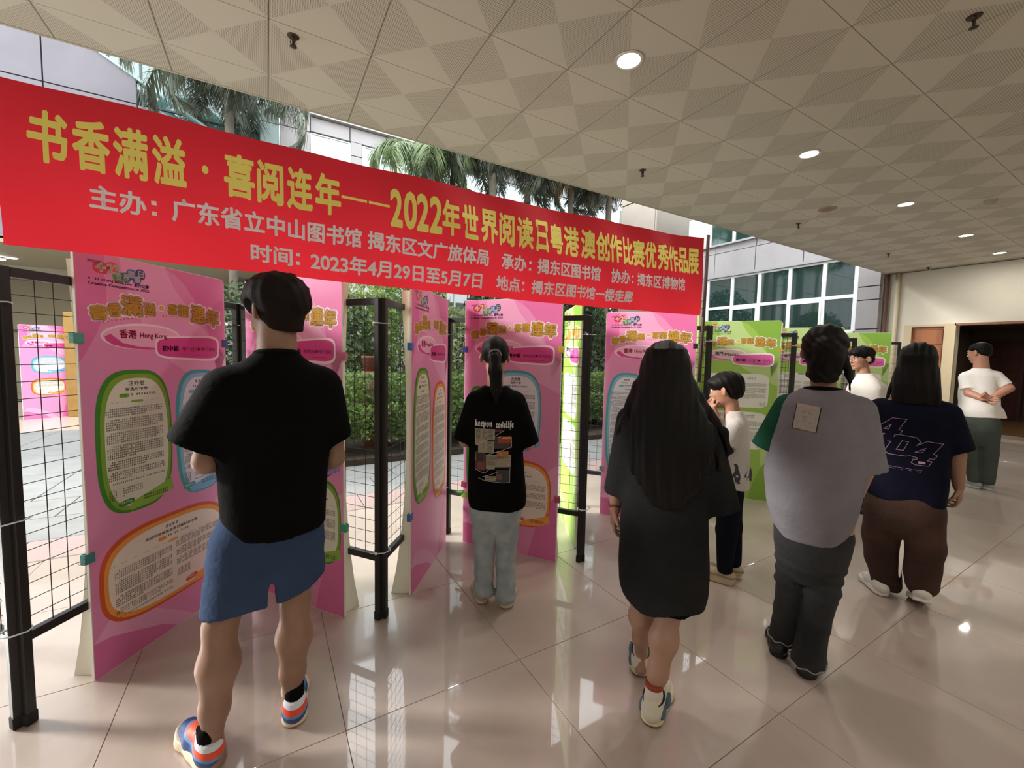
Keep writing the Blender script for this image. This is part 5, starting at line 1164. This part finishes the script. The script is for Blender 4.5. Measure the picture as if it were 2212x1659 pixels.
S = Sdf(); S.ell((.01, .008, 1.478), (.088, .105, .088), 0); S.loft([(.90, .045, -.125, .05, .02), (.97, .035, -.135, .10, .03), (1.06, .03, -.135, .14, .04), (1.15, .035, -.12, .165, .055), (1.24, .03, -.09, .155, .07), (1.32, .018, -.055, .125, .085), (1.40, .010, -.02, .108, .095), (1.46, .01, 0, .098, .10), (1.52, .01, .0, .07, .08)], .03, 2.1)
S.ell((.01, .15, 1.42), (.065, .09, .09), 0, None, True)
S.cap((-.08, .0, 1.36), (-.15, -.03, 1.22), .04, .02, .03); S.cap((.1, -.01, 1.36), (.20, -.02, 1.24), .04, .022, .03)
S.chain([V3(.18, -.03, 1.26), V3(.235, -.03, 1.20), V3(.262, -.02, 1.13), V3(.245, -.02, 1.08)], [.02, .016, .010, .004], .02); S.chain([V3(.16, -.05, 1.22), V3(.21, -.06, 1.14), V3(.22, -.06, 1.07), V3(.20, -.06, 1.03)], [.02, .014, .010, .004], .02); S.chain([V3(-.13, -.03, 1.24), V3(-.165, -.04, 1.19), V3(-.17, -.04, 1.13)], [.018, .012, .004], .02)
S.fold(lambda X, Y, Z: .0016*np.sin(110*X+4*np.sin(7*Z))+.0012*np.sin(230*X+9*Z)); S.build('hair', [M_hair], lng, .0055)
q = MB(); q.tube([(-.176+.026*math.cos(a), .026+.026*math.sin(a), .835+.004*math.sin(3*a)) for a in np.linspace(0, 6.28, 16)], .004, 6, caps=False); q.build('bracelet', [mat('red cord', '6b2a1e', .7)], lng)
for (x, y, an_) in ((-.040, .105, 3), (.008, -.155, -14)):
    ms_ = ([ramp_mat('cream panel trainer', (0, -2.0, 4.2), [(0, 'd5cdb6'), (.045, '3f5b72'), (.085, 'd9d2be'), (.30, '2b2a33'), (.335, 'd6cfc0')], noise=.05, off=.0)], [ramp_mat('cream and gum sole', (0, 0, 10), [(0, '6b4a32'), (.10, 'cbbf9c')])])
    o = shoe(lng, (x, y), R(an_), .275, .10, ([mat('cream leather', 'c9c1ac', .6)], ms_[1]), 0, mat('cream lace', 'cfc8b6', .7), high=.10)
    for s_ in (-1, 1):                                # slate suede patches
        S = Sdf(); S.ell((s_*.044, .045, .052), (.010, .030, .016), 0, rotm(0, .5)); S.ell((s_*.043, .12, .05), (.012, .035, .014), 0, rotm(0, .6)); S.build('suede_patch', [mat('slate suede', '4a6071', .9)], o, .004)
    q = MB(); q.tube([(.040*math.cos(a), .058+.052*math.sin(a), .098+.012*math.sin(a)) for a in np.linspace(0, 6.28, 18)], .0045, 6, caps=False); q.build('collar_trim', [mat('navy trim', '171723', .8)], o)
    q = MB(); q.tube([(0, .052, .06), (0, .054, .11), (0, .055, .14)], [.034, .035, .034], 16); q.build('sock', [mat('white sock', 'c9bdb0', .9)], o)
    q = MB(); q.tube([(0, .054, .138), (0, .055, .156)], [.0352, .0355], 16); q.build('sock_band', [mat('rust band', '8e3b22', .9)], o)

# ---------- woman with hair bun, grey shirt
S = Sdf(); c = (-.026, .02, 1.535); g, MM = head(S, c, R(-28), R(-6), 1.0)
S.cap((-.024, 0, 1.50), (-.022, -.005, 1.32), .045, .052, .02)
torso(S, [(.72, -.02, 0, .15, .10), (.9, -.02, 0, .14, .10), (1.1, -.022, 0, .15, .10), (1.27, -.024, 0, .155, .09), (1.33, -.024, -.005, .12, .07), (1.36, -.024, -.005, .06, .05)])
limb(S, [(-.15, 0, 1.27), (-.175, .06, 1.06), (-.165, .13, .93)], [.042, .036, .026]); limb(S, [(.11, 0, 1.27), (.155, .02, 1.03), (.135, .12, .87)], [.042, .036, .026])
hand(S, (-.165, .13, .93), (-.35, .1, -1), (1, .2, 0), 1, .5, .9); hand(S, (.135, .12, .87), (-.3, .4, -1), (-1, 0, 0), -1, .5, .9)
leg(S, (-.09, 0, .78), (-.1, .02, .45), (-.11, .06, .09), (-.12, .2, .03), .62); leg(S, (.05, 0, .78), (.045, 0, .45), (-.005, -.01, .09), (.04, .13, .03), .62)
gry = person('person', (2.22, .91, 0), -67.7, 'woman with hair bun in grey shirt with a white back patch and one green sleeve', S, skin_mat('soft skin', 'a47a64'))
face(gry, g, MM)
S = Sdf(); S.loft([(.66, -.025, 0, .135, .12), (.72, -.028, 0, .155, .135), (.8, -.032, 0, .176, .15), (.95, -.033, 0, .194, .155), (1.1, -.030, 0, .190, .145), (1.22, -.026, 0, .170, .125), (1.29, -.024, -.003, .160, .11), (1.335, -.023, -.006, .125, .09), (1.365, -.023, -.008, .075, .065)], .02, 2.3)
S.cone((.11, 0, 1.27), (.155, .01, 1.005), .068, .078, .03); S.cut((.12, .10, -1), -.662)
S.fold(noise_fold(.013, 31, 12, 2.5, (1.3, .8)))
gs = S.build('grey_shirt', [cloth('heather grey cotton', '77747a', .3, 50, .15)], gry, .0075)
S = Sdf(); S.cone((-.15, 0, 1.27), (-.228, .0, 1.055), .062, .072, .02); S.build('green_sleeve', [cloth('bottle green cotton', '1d4a38')], gry, .007)
q = MB(); q.tube([(-.023+.068*math.cos(a), -.01+.066*math.sin(a), 1.358-.012*math.sin(a)) for a in np.linspace(0, 2*math.pi, 25)], .0095, 8, caps=False); q.build('collar', [M_black], gry)
df = decal_fn(gs, .002); pr = Print()
def tp(u, v): return (-.110+u*.086-v*.012, 1.300-v*.112-u*.012)
nu = 8; V = [tp(i/nu, j/nu) for j in range(nu+1) for i in range(nu+1)]; F = [(j*(nu+1)+i, j*(nu+1)+i+1, (j+1)*(nu+1)+i+1, (j+1)*(nu+1)+i) for j in range(nu) for i in range(nu)]
pr.raw(V, F, '9d928c', 2); V2 = [(x*1.0+(.004 if i % (nu+1) == nu else (-.004 if i % (nu+1) == 0 else 0)), y-.002) for i, (x, y) in enumerate(V)]; pr.raw(V2, F, '1a1414', 1)
for v, a, b in ((.25, .33, .62), (.32, .27, .68), (.47, .38, .55), (.55, .4, .55), (.64, .36, .54), (.70, .2, .75)):
    pr.stroke([tp(a, v), tp(b, v)], .0022, '6a605c', 3)
pr.stroke([tp(.12, .15), tp(.12, .8), tp(.88, .82), tp(.88, .16), tp(.12, .15)], .001, '8a7f7a', 3); pr.build('back_patch', gry, df, rough=.8)
S = Sdf(); M = rotm(R(-28), R(-6)); S.ell((c[0], c[1]-.01, c[2]+.035), (.086, .104, .092), 0, M); S.ell(tuple(V3(*c)+M @ V3(0, .12, -.035)), (.07, .075, .08), 0, M, True); S.ell((c[0], c[1]+.01, c[2]-.09), (.1, .1, .045), 0, None, True)
S.ell((-.020, -.085, 1.555), (.048, .042, .045), .012); S.ell((-.01, -.07, 1.505), (.05, .04, .05), .02); S.loft([(1.395, -.022, -.045, .045, .04), (1.43, -.022, -.04, .060, .05), (1.48, -.022, -.03, .068, .06), (1.53, -.024, -.02, .072, .07)], .03); S.cap((-.07, -.02, 1.50), (-.085, -.02, 1.42), .012, .004, .02); S.chain([V3(.05, .0, 1.50), V3(.068, -.015, 1.43), V3(.078, -.02, 1.35)], [.018, .011, .003], .015)
S.fold(lambda X, Y, Z: .0022*np.sin(130*X+50*Z+3*np.sin(40*Z))); S.build('hair', [M_hair], gry, .005)
S = Sdf(); S.loft([(.44, -.025, 0, .075, .06), (.52, -.025, 0, .125, .10), (.62, -.025, 0, .148, .12), (.78, -.025, 0, .14, .11)], .045); S.chain([V3(-.09, 0, .68), V3(-.098, .02, .42), V3(-.105, .045, .25), V3(-.115, .07, .09)], [.085, .060, .053, .062], .02)
S.chain([V3(.045, 0, .68), V3(.035, 0, .42), V3(.015, -.005, .25), V3(-.008, -.01, .06)], [.088, .064, .058, .072], .02); S.cut((0, 0, -1), -.04); S.fold(ring_fold(.0035, .38, .56, 110)); S.fold(noise_fold(.005, 40, 20, 14)); S.build('flared_jeans', [mat('faded black denim', '191a1c', .95, col2='2b2c2e', nscale=6, bump=.4, bscale=110)], gry, .0065)
for (x, y, z, r0) in ((-.115, .07, .085, .064), (-.008, -.01, .052, .074)):
    q = MB(); q.tube([(x+r0*math.cos(a)*(1+.05*math.sin(9*a)), y+r0*math.sin(a), z+.006*math.sin(7*a)) for a in np.linspace(0, 2*math.pi, 40)], .0035, 5, caps=False); q.build('frayed_hem', [mat('grey fray', '8a8484', .9)], gry)
bs = ([mat('black shoe', '131214', .5)], [mat('black sole', '0e0d0d', .6)]); shoe(gry, (-.12, .01), R(10), .25, .09, bs); shoe(gry, (-.015, -.07), R(-12), .255, .094, bs)

# ---------- woman in navy 404 shirt and brown trousers, walking
S = Sdf(); c = (.04, .02, 1.495); g, MM = head(S, c, R(-10), R(-4), .98)
S.cap((.04, 0, 1.46), (.04, -.005, 1.28), .046, .055, .02)
torso(S, [(.66, .035, 0, .15, .11), (.85, .035, 0, .145, .11), (1.05, .037, 0, .15, .11), (1.2, .038, 0, .16, .10), (1.27, .04, -.005, .13, .08), (1.30, .04, -.005, .06, .05)])
limb(S, [(.19, 0, 1.20), (.235, .01, .96), (.258, .03, .775)], [.052, .042, .027]); limb(S, [(-.12, 0, 1.21), (-.16, .03, .98), (-.12, .12, .80)], [.052, .042, .027])
hand(S, (.258, .03, .775), (.12, .1, -1), (-1, .25, .1), -1, .75, .98, .1); hand(S, (-.12, .12, .80), (.1, .4, -1), (1, 0, 0), 1, .5)
leg(S, (-.05, 0, .74), (-.06, .03, .42), (-.04, .07, .09), (-.09, .2, .03), .7); leg(S, (.12, 0, .74), (.14, .0, .42), (.15, -.03, .14), (.155, .03, .05), .65)
nv = person('person', (3.39, .98, 0), -73.9, 'woman in navy 404 shirt and wide brown trousers, shoulder length black hair, stepping away', S, skin_mat('tan warm skin', '96705a'), h=.005)
face(nv, g, MM)
S = Sdf(); S.loft([(.655, .035, 0, .178, .14), (.75, .035, 0, .180, .14), (.9, .036, 0, .178, .14), (1.05, .037, 0, .178, .135), (1.16, .038, 0, .178, .125), (1.22, .039, -.003, .168, .11), (1.265, .04, -.006, .125, .085), (1.30, .04, -.008, .075, .06)], .02, 2.3)
S.cone((.18, 0, 1.195), (.245, .01, .985), .068, .072, .03); S.cone((-.11, 0, 1.20), (-.15, .01, .98), .066, .07, .03); S.cut((-.08, .1, -1), -.66)
S.fold(noise_fold(.010, 44, 13, 3, (1.2, .8)))
ns = S.build('t_shirt', [cloth('dark navy cotton', '0f1020', .3, 50, .2)], nv, .0075)
df = decal_fn(ns); pr = Print()
def np_(x, y): return (-.112+(x-360)*.000148*1.02, 1.175-(y-190)*.00033*.92-(x-360)*.00000)
# measured outline (zoom pixels) mapped onto the back
def n4(x, y): return (-.118+(x-360)/1440*.295, 1.150-(y-190)/1010*.285+(x-360)/1440*.035)
for P_, cl in (([(250, 470), (690, 188), (1000, 222), (850, 438), (925, 465), (880, 545), (1240, 600), (1330, 695), (1250, 768), (1460, 680), (1790, 735), (1605, 940), (1690, 975), (1620, 1050), (1540, 1035), (1490, 1080), (1590, 1095), (1530, 1190), (1250, 1170), (1170, 1130), (1200, 1055), (1270, 1060), (1290, 1025), (1130, 985), (1050, 998), (650, 962), (575, 890), (695, 700), (455, 665), (500, 570), (550, 535), (390, 518)], True),
               ([(515, 430), (620, 435), (680, 328)], True), ([(940, 672), (1075, 695), (980, 875), (825, 862)], True), ([(1230, 905), (1370, 915), (1440, 820)], True), ([(760, 590), (770, 550), (900, 545)], False)):
    pr.stroke([n4(*p) for p in P_], .0028, '9a7f92', 2, cl)
A = n4(1310, 1140); B = n4(1460, 1105); pr.rect(A[0], A[1], B[0], B[1], 'a98a90', 2, 3, 2)
A = n4(600, 1235); B = n4(1400, 1290)
for i, (a, b) in enumerate(((560, 860), (900, 1020), (1060, 1200), (1240, 1400))): u = n4(a, 1205+(a-560)*.1); v_ = n4(b, 1205+(b-560)*.1); pr.stroke([u, v_], .0028, '7d6676', 2); u = n4(a+60, 1240+(a-560)*.1); v_ = n4(b-20, 1240+(b-560)*.1); pr.stroke([u, v_], .0022, '7d6676', 2)
pr.build('shirt_print', nv, df, rough=.8)
S = Sdf(); S.ell((.04, .008, 1.532), (.088, .105, .088), 0); S.loft([(1.245, .042, -.055, .105, .05), (1.29, .042, -.05, .115, .06), (1.36, .04, -.035, .110, .08), (1.45, .04, -.01, .100, .09), (1.53, .04, 0, .08, .09)], .03, 2.2); S.ell((.03, .15, 1.47), (.066, .09, .1), 0, None, True)
S.cap((-.05, 0, 1.40), (-.085, -.01, 1.27), .02, .008, .02); S.fold(lambda X, Y, Z: .0028*np.sin(140*X+3*np.sin(9*Z))+.0015*np.sin(260*X)); S.build('hair', [M_hair], nv, .0055)
S = Sdf(); S.loft([(.40, .035, 0, .09, .07), (.46, .037, 0, .145, .11), (.56, .037, 0, .182, .142), (.64, .037, 0, .180, .142), (.72, .037, 0, .165, .13)], .045); S.chain([V3(-.05, 0, .60), V3(-.055, .02, .38), V3(-.045, .04, .22), V3(-.025, .06, .07)], [.105, .098, .088, .078], .02)
S.chain([V3(.12, 0, .60), V3(.135, .0, .38), V3(.135, -.01, .25), V3(.145, -.015, .155)], [.105, .098, .086, .076], .02); S.ell((.042, 0, .26), (.012, .3, .17), 0, None, True); S.cut((.2, 0, -1), -.035); S.fold(noise_fold(.011, 50, 15, 9)); S.build('wide_trousers', [mat('brown corduroy', '2e1a12', .95, col2='41281b', nscale=5, bump=.5, bscale=140)], nv, .007)
ws = ([mat('white trainer', 'cfc8c0', .6)], [ramp_mat('white sole', (0, 0, 10), [(0, '8d857c'), (.05, 'd5d0c6')])]); shoe(nv, (-.02, -.02), R(28), .26, .094, ws, 0, mat('cream lace', 'cfc8b6', .7)); shoe(nv, (.150, -.11), R(6), .26, .098, ws, R(-18), mat('cream lace', 'cfc8b6', .7), z=.075)

# ---------- small boy, side view, hands at his mouth
S = Sdf(); c = (-.052, .0, 1.285); g, MM = head(S, c, R(72), R(-10), .98)
S.cap((-.03, 0, 1.25), (.0, 0, 1.10), .042, .048, .02)
torso(S, [(.60, .0, 0, .08, .10), (.75, .005, 0, .075, .10), (.95, .01, 0, .075, .105), (1.07, .01, 0, .07, .11), (1.12, .005, 0, .06, .07), (1.14, .0, 0, .045, .045)])
limb(S, [(.01, -.11, 1.07), (-.035, -.13, .91), (-.105, -.07, 1.10), (-.125, -.035, 1.155)], [.038, .032, .026, .022]); limb(S, [(.01, .11, 1.07), (-.045, .13, .92), (-.115, .06, 1.11), (-.130, .03, 1.16)], [.038, .032, .026, .022])
hand(S, (-.123, -.036, 1.150), (-.25, .35, 1), (.5, .6, .2), -1, 1.0, .72); hand(S, (-.130, .032, 1.155), (-.25, -.35, 1), (.5, -.6, .2), 1, 1.0, .72)
leg(S, (0, -.055, .62), (-.005, -.055, .36), (.0, -.06, .07), (-.12, -.06, .03), .55); leg(S, (0, .055, .62), (.03, .055, .36), (.045, .06, .07), (-.07, .06, .03), .55)
boy = person('person', (2.66, 1.62, 0), -58.7, 'small boy in white penguin t-shirt and dark trousers holding his hands to his mouth', S, skin_mat('boy skin', 'a9795f'), h=.0048)
face(boy, g, MM)
S = Sdf(); S.loft([(.645, .018, 0, .092, .135), (.75, .018, 0, .088, .13), (.9, .018, 0, .085, .125), (1.03, .016, 0, .08, .125), (1.09, .012, 0, .072, .115), (1.13, .006, 0, .058, .07), (1.155, .0, 0, .046, .048)], .02, 2.2)
S.cone((.01, -.115, 1.06), (-.03, -.13, .94), .050, .054, .02); S.cone((.01, .115, 1.06), (-.035, .13, .945), .050, .054, .02); S.cut((0, 0, -1), -.648); S.fold(noise_fold(.005, 60, 16, 6, (1.1, .7)))
bt = S.build('t_shirt', [cloth('white cotton', 'c9c4bf', .3, 50, .06)], boy, .006)
df = decal_fn(bt); pr = Print()
def pg(x0, z0, k, l=1):
    P_ = [(.0, .128), (.012, .134), (.022, .13), (.029, .118), (.03, .10), (.040, .075), (.046, .045), (.042, .012), (.047, .0), (.026, -.002), (.03, .006), (.012, .012), (.012, .03), (.004, .05), (.008, .075), (.013, .10), (.01, .118)]
    pr.poly([(x0+x*k, z0+y*k) for x, y in P_], '3f4246', l); pr.poly([(x0+(x)*k, z0+y*k) for x, y in [(.004, .04), (-.006, .035), (-.002, .06), (.012, .085)]], '3f4246', l)
pg(.014, .70, .95); pg(.084, .705, .9)
pr.build('penguin_print', boy, df, rough=.8)
S = Sdf(); M = rotm(R(72), R(-10)); C0 = V3(*c); gg = lambda x, y, z: C0+M @ V3(x, y, z)
S.ell(gg(0, -.008, .050), V3(.088, .107, .078), 0, M); S.ell(gg(0, -.055, .0), V3(.070, .055, .065), .02, M); S.ell(gg(0, .07, .058), V3(.07, .045, .036), .015, M); S.ell(gg(0, .125, -.025), V3(.08, .085, .062), 0, M, True)
for s_ in (-1, 1): S.ell(gg(s_*.09, .005, -.035), V3(.03, .06, .055), 0, M, True)
for i in range(12): a = -.9+1.8*i/11; p = V3(.075*math.sin(a), .10*math.cos(a)*.95, .045); S.cap(gg(*p), gg(*(p+V3(0, .006, -.016))), .009, .003, .006)
S.fold(lambda X, Y, Z: .0018*np.sin(150*X+80*Y+60*Z)); S.build('hair', [M_hair], boy, .0045)
S = Sdf(); S.loft([(.42, .005, 0, .05, .07), (.50, .005, 0, .075, .105), (.60, .003, 0, .085, .12), (.72, .0, 0, .08, .11)], .04); S.chain([V3(-.002, -.055, .60), V3(-.005, -.055, .36), V3(0, -.058, .10)], [.075, .065, .05], .02); S.chain([V3(.01, .055, .60), V3(.03, .055, .36), V3(.045, .06, .115)], [.075, .062, .048], .02); S.cut((0, 0, -1), -.075); S.fold(noise_fold(.005, 66, 20, 16)); S.build('trousers', [cloth('midnight blue cotton', '11121d')], boy, .006)
bs2 = ([ramp_mat('tan knit trainer', (0, 0, 10), [(0, 'c4b292'), (.45, '8f8474'), (.6, 'b9a888')])], [mat('tan rubber', 'bba888', .6)]); shoe(boy, (.055, -.06), R(80), .225, .085, bs2); shoe(boy, (.10, .06), R(78), .225, .085, bs2)

# ---------- bespectacled boy in white, half hidden
S = Sdf(); c = (-.10, .0, 1.525); g, MM = head(S, c, R(128), R(-4), 1.0)
S.cap((-.09, 0, 1.49), (-.06, 0, 1.33), .043, .048, .02); torso(S, [(.75, -.03, 0, .12, .10), (.95, -.03, 0, .12, .10), (1.15, -.03, 0, .125, .10), (1.25, -.035, 0, .12, .09), (1.31, -.04, 0, .06, .055)])
limb(S, [(.07, .03, 1.21), (.10, .02, .98), (.04, -.1, .90)], [.045, .036, .025]); limb(S, [(-.15, -.02, 1.21), (-.19, -.05, .98), (-.12, -.14, .92)], [.045, .036, .025]); hand(S, (.04, -.1, .90), (-.6, -.7, 0), (0, 0, 1), 1, .5); hand(S, (-.12, -.14, .92), (.6, -.5, 0), (0, 0, 1), -1, .5)
leg(S, (-.09, 0, .78), (-.10, 0, .44), (-.10, 0, .08), (-.14, -.13, .03), .65); leg(S, (.03, 0, .78), (.03, 0, .44), (.03, .0, .08), (.0, -.13, .03), .65)
b2 = person('person', (5.2, 1.76, 0), -71.3, 'boy with glasses and white t-shirt turning back, half hidden behind the grey shirt', S, skin_mat('youth skin', 'a77a62'))
face(b2, g, MM, 1.0, True)
S = Sdf(); S.loft([(.70, -.03, 0, .15, .125), (.9, -.03, 0, .15, .125), (1.1, -.03, 0, .148, .12), (1.24, -.032, 0, .142, .11), (1.30, -.042, 0, .115, .09), (1.345, -.055, 0, .085, .07), (1.375, -.065, 0, .062, .058)], .02); S.cone((.06, .02, 1.24), (.10, .02, 1.02), .058, .06, .03); S.cone((-.14, -.02, 1.24), (-.185, -.04, 1.02), .058, .06, .03); S.cut((0, 0, -1), -.70); S.fold(noise_fold(.006, 70, 14, 6)); S.build('t_shirt', [MATS['white cotton']], b2, .0075)
S = Sdf(); M = rotm(R(128), R(-4)); C0 = V3(*c); S.ell(gg(0, -.010, .052), V3(.088, .106, .080), 0, M); S.ell(gg(0, -.05, .0), V3(.076, .06, .06), .02, M); S.ell(gg(0, .07, .062), V3(.068, .045, .036), .015, M); S.ell(gg(0, .125, -.02), V3(.08, .085, .062), 0, M, True)
for s_ in (-1, 1): S.ell(gg(s_*.095, .01, -.04), V3(.03, .06, .055), 0, M, True)
S.fold(lambda X, Y, Z: .0022*np.sin(110*X+70*Z)); S.build('hair', [M_hair], b2, .005)
S = Sdf(); S.chain([V3(-.09, 0, .76), V3(-.1, 0, .44), V3(-.1, 0, .1)], [.09, .072, .058], .02); S.chain([V3(.03, 0, .76), V3(.03, 0, .44), V3(.03, 0, .1)], [.09, .072, .058], .02); S.cut((0, 0, -1), -.07); S.fold(noise_fold(.005, 71, 18, 12)); S.build('trousers', [M_black], b2, .008)
shoe(b2, (-.09, .05), R(165), .26, .09, bs); shoe(b2, (.04, .05), R(170), .26, .09, bs)

# ---------- man in white t-shirt with hands on his back
S = Sdf(); c = (-.085, .02, 1.63); g, MM = head(S, c, R(62), R(-8), 1.03)
S.cap((-.07, .0, 1.59), (-.055, 0, 1.42), .062, .070, .02); torso(S, [(.80, -.03, 0, .14, .13), (.95, -.05, .02, .155, .15), (1.1, -.06, .02, .16, .15), (1.25, -.06, 0, .15, .13), (1.36, -.06, 0, .14, .11), (1.42, -.06, 0, .09, .08)])
limb(S, [(-.15, -.04, 1.32), (-.135, -.12, 1.15), (-.02, -.20, 1.10)], [.045, .046, .030]); limb(S, [(.075, .02, 1.35), (.165, -.02, 1.225), (.05, -.18, 1.10)], [.058, .048, .030])
hand(S, (-.02, -.20, 1.10), (1, -.05, .1), (0, -1, .2), 1, .8); hand(S, (.05, -.18, 1.10), (-.5, -.3, .3), (0, -1, .2), -1, .9)
leg(S, (-.10, 0, .82), (-.065, 0, .46), (-.02, .0, .08), (-.11, .05, .03), .55); leg(S, (.05, 0, .82), (.075, .02, .46), (.085, .035, .08), (-.02, .095, .03), .55)
wm = person('person', (7.36, 1.41, 0), -79.2, 'man in white t-shirt and grey green trousers, hands clasped behind his back', S, skin_mat('ruddy skin', 'b3806a'), h=.0055)
face(wm, g, MM)
S = Sdf(); S.loft([(.86, -.03, .0, .165, .145), (.95, -.045, .01, .172, .16), (1.08, -.058, .015, .175, .165), (1.2, -.062, .005, .165, .15), (1.3, -.062, 0, .160, .13), (1.37, -.06, 0, .145, .115), (1.41, -.058, 0, .11, .09), (1.445, -.055, 0, .072, .072)], .02); S.cone((-.165, -.05, 1.33), (-.145, -.105, 1.19), .074, .066, .03); S.cone((.06, .01, 1.35), (.145, -.01, 1.25), .070, .062, .03); S.cap((.10, .04, .93), (.135, .05, .875), .06, .045, .03); S.cut((0, 0, -1), -.865)
S.fold(noise_fold(.008, 80, 9, 22, (1.35, 1.0))); ws_ = S.build('t_shirt', [cloth('bright white cotton', 'dedad6', .3, 50, .04)], wm, .0075)
S = Sdf(); M = rotm(R(62), R(-8)); C0 = V3(*c); S.ell(gg(0, -.014, .050), V3(.082, .100, .076), 0, M); S.ell(gg(0, -.05, .0), V3(.073, .057, .06), .02, M); S.ell(gg(0, .13, -.005), V3(.085, .085, .075), 0, M, True)
for s_ in (-1, 1): S.ell(gg(s_*.09, .02, -.035), V3(.03, .065, .06), 0, M, True)
S.build('hair', [M_hair], wm, .0045)
S = Sdf(); S.loft([(.52, -.02, 0, .08, .07), (.60, -.02, 0, .13, .11), (.70, -.03, 0, .162, .14), (.8, -.035, 0, .165, .145), (.9, -.04, 0, .155, .14)], .045); S.chain([V3(-.10, 0, .78), V3(-.075, 0, .44), V3(-.03, .0, .11)], [.10, .078, .06], .02); S.chain([V3(.05, 0, .78), V3(.07, .02, .44), V3(.082, .02, .11)], [.10, .078, .06], .02); S.cut((0, 0, -1), -.075); S.fold(noise_fold(.007, 81, 14, 8)); S.build('trousers', [cloth('grey green cotton', '4a534d', .3, 40, .2)], wm, .0075)
gs_ = ([mat('grey mesh trainer', '96a09c', .7)], [mat('pale sole', 'b5bab4', .6)]); shoe(wm, (.03, -.01), R(65), .27, .095, gs_); shoe(wm, (.13, .02), R(62), .27, .095, gs_)
q = MB(); q.tube([(.0+.034*math.cos(a), -.203+.034*math.sin(a)*.5, 1.10+.034*math.sin(a)) for a in np.linspace(0, 6.28, 18)], .008, 6, caps=False); q.build('bead_bracelet', [mat('dark beads', '2a1512', .4)], wm)
